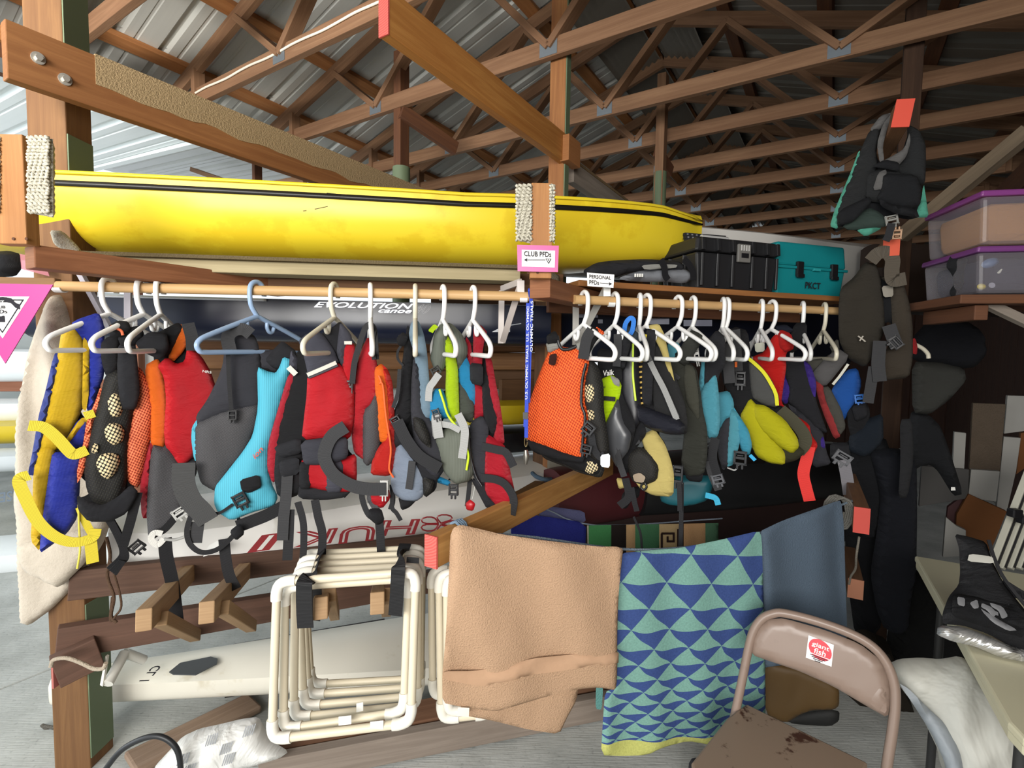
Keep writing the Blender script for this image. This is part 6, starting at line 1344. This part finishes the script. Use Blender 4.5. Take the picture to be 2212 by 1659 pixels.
dark('dark_heap', 'black tarpaulin heap on the floor between wetsuit and table', 'tarp', cH, '420,560 520,640 600,840 720,1060 600,1090 480,1060 330,1090 290,980 330,760', 1990, 1300, 2.25, -20, fabric('#131313', .85), T=.10, res=.03, wr=.02)  # added heap, blacks out the floor in this dark corner
dark('dark_heap', 'dark brown cloth heap behind the chair on the floor', 'tarp', cH, '40,980 150,900 290,960 330,1090 420,1300 300,1340 100,1300 20,1200', 1850, 1420, 2.2, -10, fabric('#2b241b', .85), T=.10, res=.03, wr=.02)
# storage bins on the right shelf
def clear_mat():
    t = NT('clear_plastic'); tr = t.n('ShaderNodeBsdfTransparent'); mx = t.n('ShaderNodeMixShader'); mx.inputs[0].default_value = .22; t.col(lin('#b9b2b8')); t.rough(.25, .5); out = t.t.nodes['Material Output']; t.l(tr.outputs[0], mx.inputs[1]); t.l(t.b.outputs[0], mx.inputs[2]); t.l(mx.outputs[0], out.inputs[0]); return t.m
clr = clear_mat(); purp = plastic('#7d3a7a', .4)
yb = math.radians(-12); e1 = Vector((math.cos(yb), math.sin(yb), 0)); sn2 = Vector((-e1.y, e1.x, 0)); q0 = P(2108, 636, 1.72)
def bin_(lab, z0, h_, W_, D_, content, cname, lidm):
    t = thing('storage_bin', lab, 'bin', q0 + Zv * z0); c = q0 + e1 * W_ / 2 + sn2 * D_ / 2 + Zv * z0
    def ring(z, f): return [c + e1 * W_ / 2 * i * f + sn2 * D_ / 2 * j * f + Zv * z for i, j in ((-1, -1), (1, -1), (1, 1), (-1, 1))]
    mm = M(); r0, r1 = ring(.002, .95), ring(h_ - .015, 1.0); mm.hexa([r0[0], r0[3], r1[3], r1[0], r0[1], r0[2], r1[2], r1[1]]); link('tub', mm, clr, t, bevel=.012)
    mm = M(); r0, r1 = ring(h_ - .016, 1.03), ring(h_ + .004, 1.02); mm.hexa([r0[0], r0[3], r1[3], r1[0], r0[1], r0[2], r1[2], r1[1]]); link('lid', mm, lidm, t, bevel=.006)
    mm = M(); r0, r1 = ring(.010, .85), ring(h_ - .03, .9); mm.hexa([r0[0], r0[3], r1[3], r1[0], r0[1], r0[2], r1[2], r1[1]]); tag(link(cname, mm, content, None, bevel=.03), {'blanket': 'peach blanket folded inside the purple-lidded bin', 'clothing': 'dark navy clothing packed inside the lower clear bin'}[cname], 'cloth'); return t, c
bin_('clear bin with dark contents, lower one under the purple-lidded bin', 0, .155, .46, .32, fabric('#23263a', .7), 'clothing', plastic('#6f3a74', .4))
bin_('clear bin with purple lid and peach cloth, top of the two bins', .162, .175, .46, .32, fabric('#bd8850', .8), 'blanket', purp)
for i, (x, y, w_, h_, c_, lb) in enumerate(((1240, 975, 95, 45, '#4a5f80', 'blue oval disc showing in the lower bin'), (1335, 1070, 75, 38, '#b9b9b0', 'white oval disc showing in the lower bin'), (1145, 1240, 45, 25, '#a99a4c', 'small yellow object at the foot of the lower bin'), (1260, 1225, 30, 22, '#8d8d9a', 'small silvery ball at the foot of the lower bin'))):
    pb = Plane(*cT5([(x, y)])[0], 1.73 - i * .001, -12); g = cT5([(x + w_ * math.cos(a), y - .25 * w_ * math.cos(a) * (w_ > 50) + h_ * math.sin(a)) for a in np.linspace(0, 2 * math.pi, 13)[:-1]])
    tag(puff('disc', g, pb, plastic(c_, .5), None, T=.008, res=.012), lb, 'disc')
s2 = thing('wall_shelf', 'dark plank shelf on brackets holding the two bins at right', 'shelf', q0 - Zv * .03); timber('board', q0 - e1 * .06 - Zv * .018 + sn2 * .14, q0 + e1 * .75 - Zv * .018 + sn2 * .14, .34, .03, wood_dark, s2)
timber('bracket', q0 + e1 * .02 - Zv * .06, q0 + e1 * .02 + sn2 * .3 - Zv * .06, .04, .05, wood_dark, s2); timber('bracket', P(2130, 655, 1.75), P(2225, 700, 1.75), .03, .03, wood_grey, s2)
dark('cable_heap', 'tangled black straps beside the lower clear bin', 'straps', cT5, '750,1010 800,900 900,870 1000,830 1010,880 960,1000 950,1200 900,1290 800,1390 790,1300 850,1200 820,1100', 2070, 590, 1.85, -20, dk2, T=.03)
tag(timber('brace', P(1946, 512, 2.35), P(2225, 282, 1.95), .05, .055, wood('#6a5c4b', '#83725d', .85)), 'weathered grey timber brace slanting up behind the bins', 'beam')
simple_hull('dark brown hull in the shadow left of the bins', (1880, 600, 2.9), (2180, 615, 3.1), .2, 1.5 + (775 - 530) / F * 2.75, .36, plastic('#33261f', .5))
# foam boards, carpet and cardboard against the right side
foam = plastic('#8f8d88', .8, .2, .08); card = plastic('#6b4426', .85, .2, .12)
def slab(name, lab, cat, pts, Z, mat, th=.03, grp=None):
    pl = Plane(*cT6([pts[0]])[0], Z, -32); w = [pl.at(*q) for q in cT6(pts)]; return tag(flat(name, w[::1], -th, pl.n, mat, None, bevel=.002, loc=w[-1]), lab, cat, grp)
slab('foam_board', 'narrow upright grey-white foam board right of the wetsuit sleeve', 'board', [(412, 490), (506, 500), (490, 800), (398, 790)], 2.5, foam)
slab('foam_board', 'square grey-white foam board under the brown carpet piece', 'board', [(545, 790), (775, 805), (745, 1045), (612, 1030), (525, 985)], 2.45, foam)
slab('foam_board', 'tall grey-white foam strip right of the brown carpet piece', 'board', [(805, 528), (942, 540), (905, 800), (830, 1125), (748, 1100)], 2.42, foam)
slab('foam_board', 'grey-white foam board at the picture edge above the tall strip', 'board', [(835, 200), (1000, 205), (1000, 480), (808, 505)], 2.44, foam)
slab('foam_board', 'small grey-white foam offcut low behind the pale table', 'board', [(345, 1170), (430, 1240), (505, 1275), (500, 1480), (320, 1490)], 2.35, foam)
slab('carpet_piece', 'brown shaggy carpet piece on the wall between foam boards', 'carpet', [(560, 260), (822, 270), (775, 805), (530, 790)], 2.48, carpet('#5d5145'))
slab('cardboard_sheet', 'brown cardboard sheet behind the white poles', 'cardboard', [(430, 1150), (525, 985), (830, 1125), (760, 1300), (700, 1440), (420, 1330)], 2.46, card)
slab('cardboard_sheet', 'brown cardboard at the picture edge beside the tall foam strip', 'cardboard', [(942, 500), (1000, 490), (1000, 760), (905, 830)], 2.46, card)
slab('panel_board', 'dark grey panel below the wetsuit sleeve', 'board', [(150, 760), (530, 790), (520, 1020), (130, 1085)], 2.55, plastic('#413f3d', .8))
slab('plastic_sheet', 'dark maroon plastic sheet above the cardboard', 'sheet', [(360, 1090), (500, 985), (530, 1000), (430, 1260), (350, 1180)], 2.52, plastic('#3d191a', .7))
t = thing('pole_bundle', 'bundle of white folding poles with black clips leaning at the right edge', 'poles', P(2150, 1222, 1.9))
for k in range(5):
    x = 2142 + k * 19; mm = M(); mm.bar(P(x, 1228, 1.85), P(x + 88, 1000, 1.95), .022, .022); link('pole', mm, plastic('#b9b7a8', .4), t, bevel=.002)
    if k < 4: mm = M(); mm.bar(P(x + 10, 1226, 1.84), P(x + 98, 1000, 1.94), .008, .008); link('groove_strip', mm, blk_pl, t)
for x, y in ((2192, 1108), (2212, 1122)): mm = M(); mm.box(P(x, y, 1.82), .035, .03, .03); link('clip', mm, blk_pl, t, bevel=.004)
# ---------------------------------------------------------------- table, paddle bag, white sack
tb = thing('folding_table', 'cream folding table with rounded corner at the right edge', 'table', Vector((1.6, 1.5, 0)))
TZ = .74; cor = [(1976, 1200), (2320, 1258), (2520, 1640), (2300, 1660), (2210, 1592), (2178, 1558)]
w = [P_h(x, y, TZ) for x, y in cor]; cream = plastic('#cdc8ab', .5, .4, .05)
flat('tabletop', w, -.022, (0, 0, 1), cream, tb, bevel=.006)
ct = sum(w, Vector()) / len(w); flat('rim', [p.lerp(ct, .02) - Zv * .02 for p in w], -.022, (0, 0, 1), cream, tb, bevel=.004)
for k, f in ((0, .34), (1, .3), (2, .2), (4, .3)): p = w[k].lerp(ct, f); tube('leg', [Vector((p.x, p.y, TZ - .04)), Vector((p.x, p.y, 0))], .013, plastic('#2e2e2e', .4), tb, 10)
plg = Plane(2110, 1330, 1.33, -28, 34); t = thing('paddle_bag', 'black padded paddle bag with silver lip lying on the cream table', 'bag', plg.at(2110, 1390)); blk3 = fabric('#202022', .6)
puff('bag_body', cT4('512,35 600,55 722,92 762,220 832,362 920,480 1005,585 1060,700 1060,860 900,810 740,720 560,660 425,655 428,585 470,470 540,390 552,300 545,130'), plg, blk3, t, T=.03, R=.05, off=.03); puff('dark_patch', cT4('480,460 700,500 950,560 975,770 700,690 468,610'), plg, fabric('#141416', .6), t, T=.006, off=.058, R=.01)
for q in ('585,530 630,510 640,560 610,565', '665,535 720,560 760,600 740,625 700,575 662,555', '640,560 760,640 900,715 840,715 740,660', '720,530 800,560 835,620 800,635 780,580 730,550', '735,580 775,600 770,615 740,605', '500,490 545,500 545,550 505,540'): puff('emblem', cT4(q), plg, plastic('#5c5c5e', .5), t, T=.0015, off=.068, R=.005, res=.008)
puff('silver_lip', cT4('385,690 430,672 560,680 760,755 900,820 1060,850 1060,930 1020,922 820,882 650,808 490,772 388,728'), plg, crumpled('#c4c3c0', .3, metal=.7, sc=10), t, T=.022, off=.03, wr=.01, ws=20); puff('tag', cT4('588,195 738,215 750,255 575,240'), plg, plastic('#a7a59c', .5), t, T=.002, off=.062, R=.005)
mm = M(); mm.band(catmull([plg.at(x, y, .03) for x, y in cT4('835,365 920,420 1017,480 1060,520')], 5), plg.n, .02, .003); link('strap', mm, bw, t); mm = M(); mm.band(catmull([plg.at(x, y, .03) for x, y in cT4('870,445 950,455 1060,480')], 5), plg.n, .02, .003); link('strap', mm, bw, t); mm = M(); mm.band(catmull([plg.at(x, y, .055) for x, y in cT4('722,92 765,230 835,370 1017,600')], 5), plg.n, .008, .003); link('binding', mm, blk_pl, t)
plw = Plane(2090, 1560, 1.32, -30, 15); t, o = soft('sack', 'creased white woven sack on the floor under the cream table', 'sack', cT4, '82,945 150,915 300,905 440,918 580,893 700,960 800,1100 900,1300 1060,1440 1060,1800 520,1800 450,1659 430,1550 385,1455 330,1345 262,1232 182,1132 112,1032', plw, crumpled('#c2c1b8', .6, sc=4), T=.09, R=.16, wr=.03, ws=7, res=.018, off=-.03)
puff('side_fold', cT4('112,1025 180,1070 300,1190 420,1300 520,1470 560,1659 580,1800 520,1800 450,1659 428,1550 330,1345 200,1140'), plw, crumpled('#8f959a', .6, sc=4), t, T=.04, off=.05, wr=.012)
# ---------------------------------------------------------------- folding chair with a sticker
ch = thing('folding_chair', 'taupe metal folding chair with a round red sticker and stained seat', 'chair', P_h(1740, 1900, 0)); taupe = scuffed('#877468', '#7b695e', .6, 4, .35)
pc = Plane(1760, 1440, 1.40, -27, 14)
fp = cG([(760, 1850), (830, 1640), (890, 1470), (960, 1150), (1005, 930), (1035, 840), (1080, 780), (1140, 752), (1210, 748), (1400, 795), (1600, 868), (1730, 945), (1810, 1040), (1855, 1160), (1862, 1290), (1845, 1450), (1815, 1640), (1790, 1850)])
tube('frame', [pc.at(*q) for q in fp], .0125, taupe, ch, 12, smooth_n=4)
bk = puff('backrest', cG('1020,988 1028,900 1060,830 1120,788 1205,780 1450,850 1650,930 1765,1020 1818,1130 1828,1250 1815,1358 1700,1290 1500,1172 1300,1082 1150,1032'), pc, taupe, ch, T=.010, R=.02, wr=.001, off=.004)
puff('embossing', cG('1690,1250 1720,1180 1790,1155 1800,1200 1805,1330 1740,1290'), pc, taupe, ch, T=.004, R=.01, off=.011, wr=0)
st = cG([(1350, 870), (1498, 926), (1484, 1053), (1334, 1000)]); stk = flat('sticker', [pc.at(*q, .0155) for q in st], .0008, pc.n, paper, ch)
cxs = cG([(1418, 955)])[0]; flat('red_disc', [pc.at(cxs[0] + 24.5 * math.cos(a) + 3 * math.sin(a), cxs[1] + 23 * math.sin(a) + 7 * math.cos(a), .0172) for a in np.linspace(0, 2 * math.pi, 29)[:-1]], .0006, pc.n, plastic('#cf1f33', .4), stk)
tx = lambda s_, a, b, c: text('lettering', s_, *[pc.at(*cG([q])[0], .018) for q in (a, b, c)], paper, stk, outline=0)
tx('giant', (1366, 932), (1466, 970), (1374, 902)); tx('fish', (1378, 968), (1446, 994), (1386, 938))
for k in range(5):
    a_, b_ = pc.at(*cG([(1350 + k * 9, 965 + k * 13)])[0], .0185), pc.at(*cG([(1475 - k * 14, 1012 + k * 4)])[0], .0185); mm = M(); mm.bar(a_, b_, .0018, .0008, up=pc.n); link('stripe', mm, ink if k > 0 else paper, stk)
seat_m = NT('stained_metal'); vv = seat_m.uv(); n1 = seat_m.noise(vv, 9, 6, .65); n2 = seat_m.noise(vv, 40, 3); f_ = seat_m.ramp(seat_m.math('ADD', n1, seat_m.math('MULTIPLY', n2, .12)), [(.645, (0, 0, 0, 1)), (.70, (1, 1, 1, 1))]); seat_m.col(seat_m.mix(f_, lin('#83705f'), lin('#43291d'))); seat_m.rough(.4, .4)
SZ = .44; back_l, back_r = P_h(*cG([(985, 1312)])[0], SZ), P_h(*cG([(1700, 1665)])[0], SZ); fwd = Vector((0, 0, 1)).cross(back_r - back_l).normalized(); fwd = fwd if fwd.y < 0 else -fwd
sw = (back_r - back_l); s_pts = [back_l, back_r, back_r + fwd * .33 - sw * .02, back_r + fwd * .38 - sw * .1, back_l + fwd * .38 + sw * .06, back_l + fwd * .33 - sw * .04, back_l + fwd * .1 - sw * .05]
flat('seat', s_pts, .018, (0, 0, 1), seat_m.m, ch, bevel=.006)
for sd_, p in ((0, back_l), (1, back_r)):
    q = p + fwd * .34; q = q + (sw * .0); tube('front_leg', [q - Zv * .01, q + fwd * .04 - Zv * SZ], .011, taupe, ch, 10)
# brown board and dark bits behind the chair
pl = Plane(1720, 1480, 2.0, -20); dark('board', 'brown rounded board standing behind the taupe chair', 'board', cG, '1095,1040 1300,1080 1500,1170 1530,1205 1528,1290 1500,1312 1380,1312 1300,1340 1220,1392 1100,1340', 1720, 1480, 1.95, -20, plastic('#5d4522', .6), T=.012)
dark('rubber_mat', 'dark rubber sheet edge below the brown board', 'mat', cG, '1210,1395 1300,1340 1480,1318 1532,1330 1528,1380 1480,1410 1320,1400', 1740, 1560, 1.98, -20, plastic('#191918', .7), T=.01)
dark('bag', 'black bag on the floor at the foot of the triangle towel', 'bag', cG, '655,1610 740,1595 830,1605 840,1680 830,1760 640,1760', 1520, 1650, 1.62, 0, blk2, T=.04)
# clutter at the upper left end of the rod
dark('dry_bag', 'black bag end above the pink pennant at the left edge', 'bag', cP1, '-60,30 120,20 270,60 290,250 210,355 -60,370', 20, 575, 1.7, 10, dk2, T=.04)
def film(h, al=.6):
    t = NT('film'); tr = t.n('ShaderNodeBsdfTransparent'); mx = t.n('ShaderNodeMixShader'); mx.inputs[0].default_value = al; t.col(lin(h)); t.rough(.3, .5); out = t.t.nodes['Material Output']; t.l(tr.outputs[0], mx.inputs[1]); t.l(t.b.outputs[0], mx.inputs[2]); t.l(mx.outputs[0], out.inputs[0]); return t.m
pf = Plane(75, 570, 1.66, 10); tag(flat('plastic_card', [pf.at(*q) for q in cP1([(280, 55), (600, 110), (688, 365), (480, 310), (300, 262)])], .002, pf.n, film('#a8616b'), loc=pf.at(75, 600)), 'translucent pink plastic card tucked above the rod at left', 'card')
pf = Plane(195, 595, 1.95, 0); tag(flat('plastic_card', [pf.at(*q) for q in cP1([(1135, 290), (1300, 300), (1460, 350), (1450, 405), (1145, 400)])], .002, pf.n, film('#93424e', .8), loc=pf.at(195, 600)), 'dark pink plastic card behind the left rod bracket', 'card')

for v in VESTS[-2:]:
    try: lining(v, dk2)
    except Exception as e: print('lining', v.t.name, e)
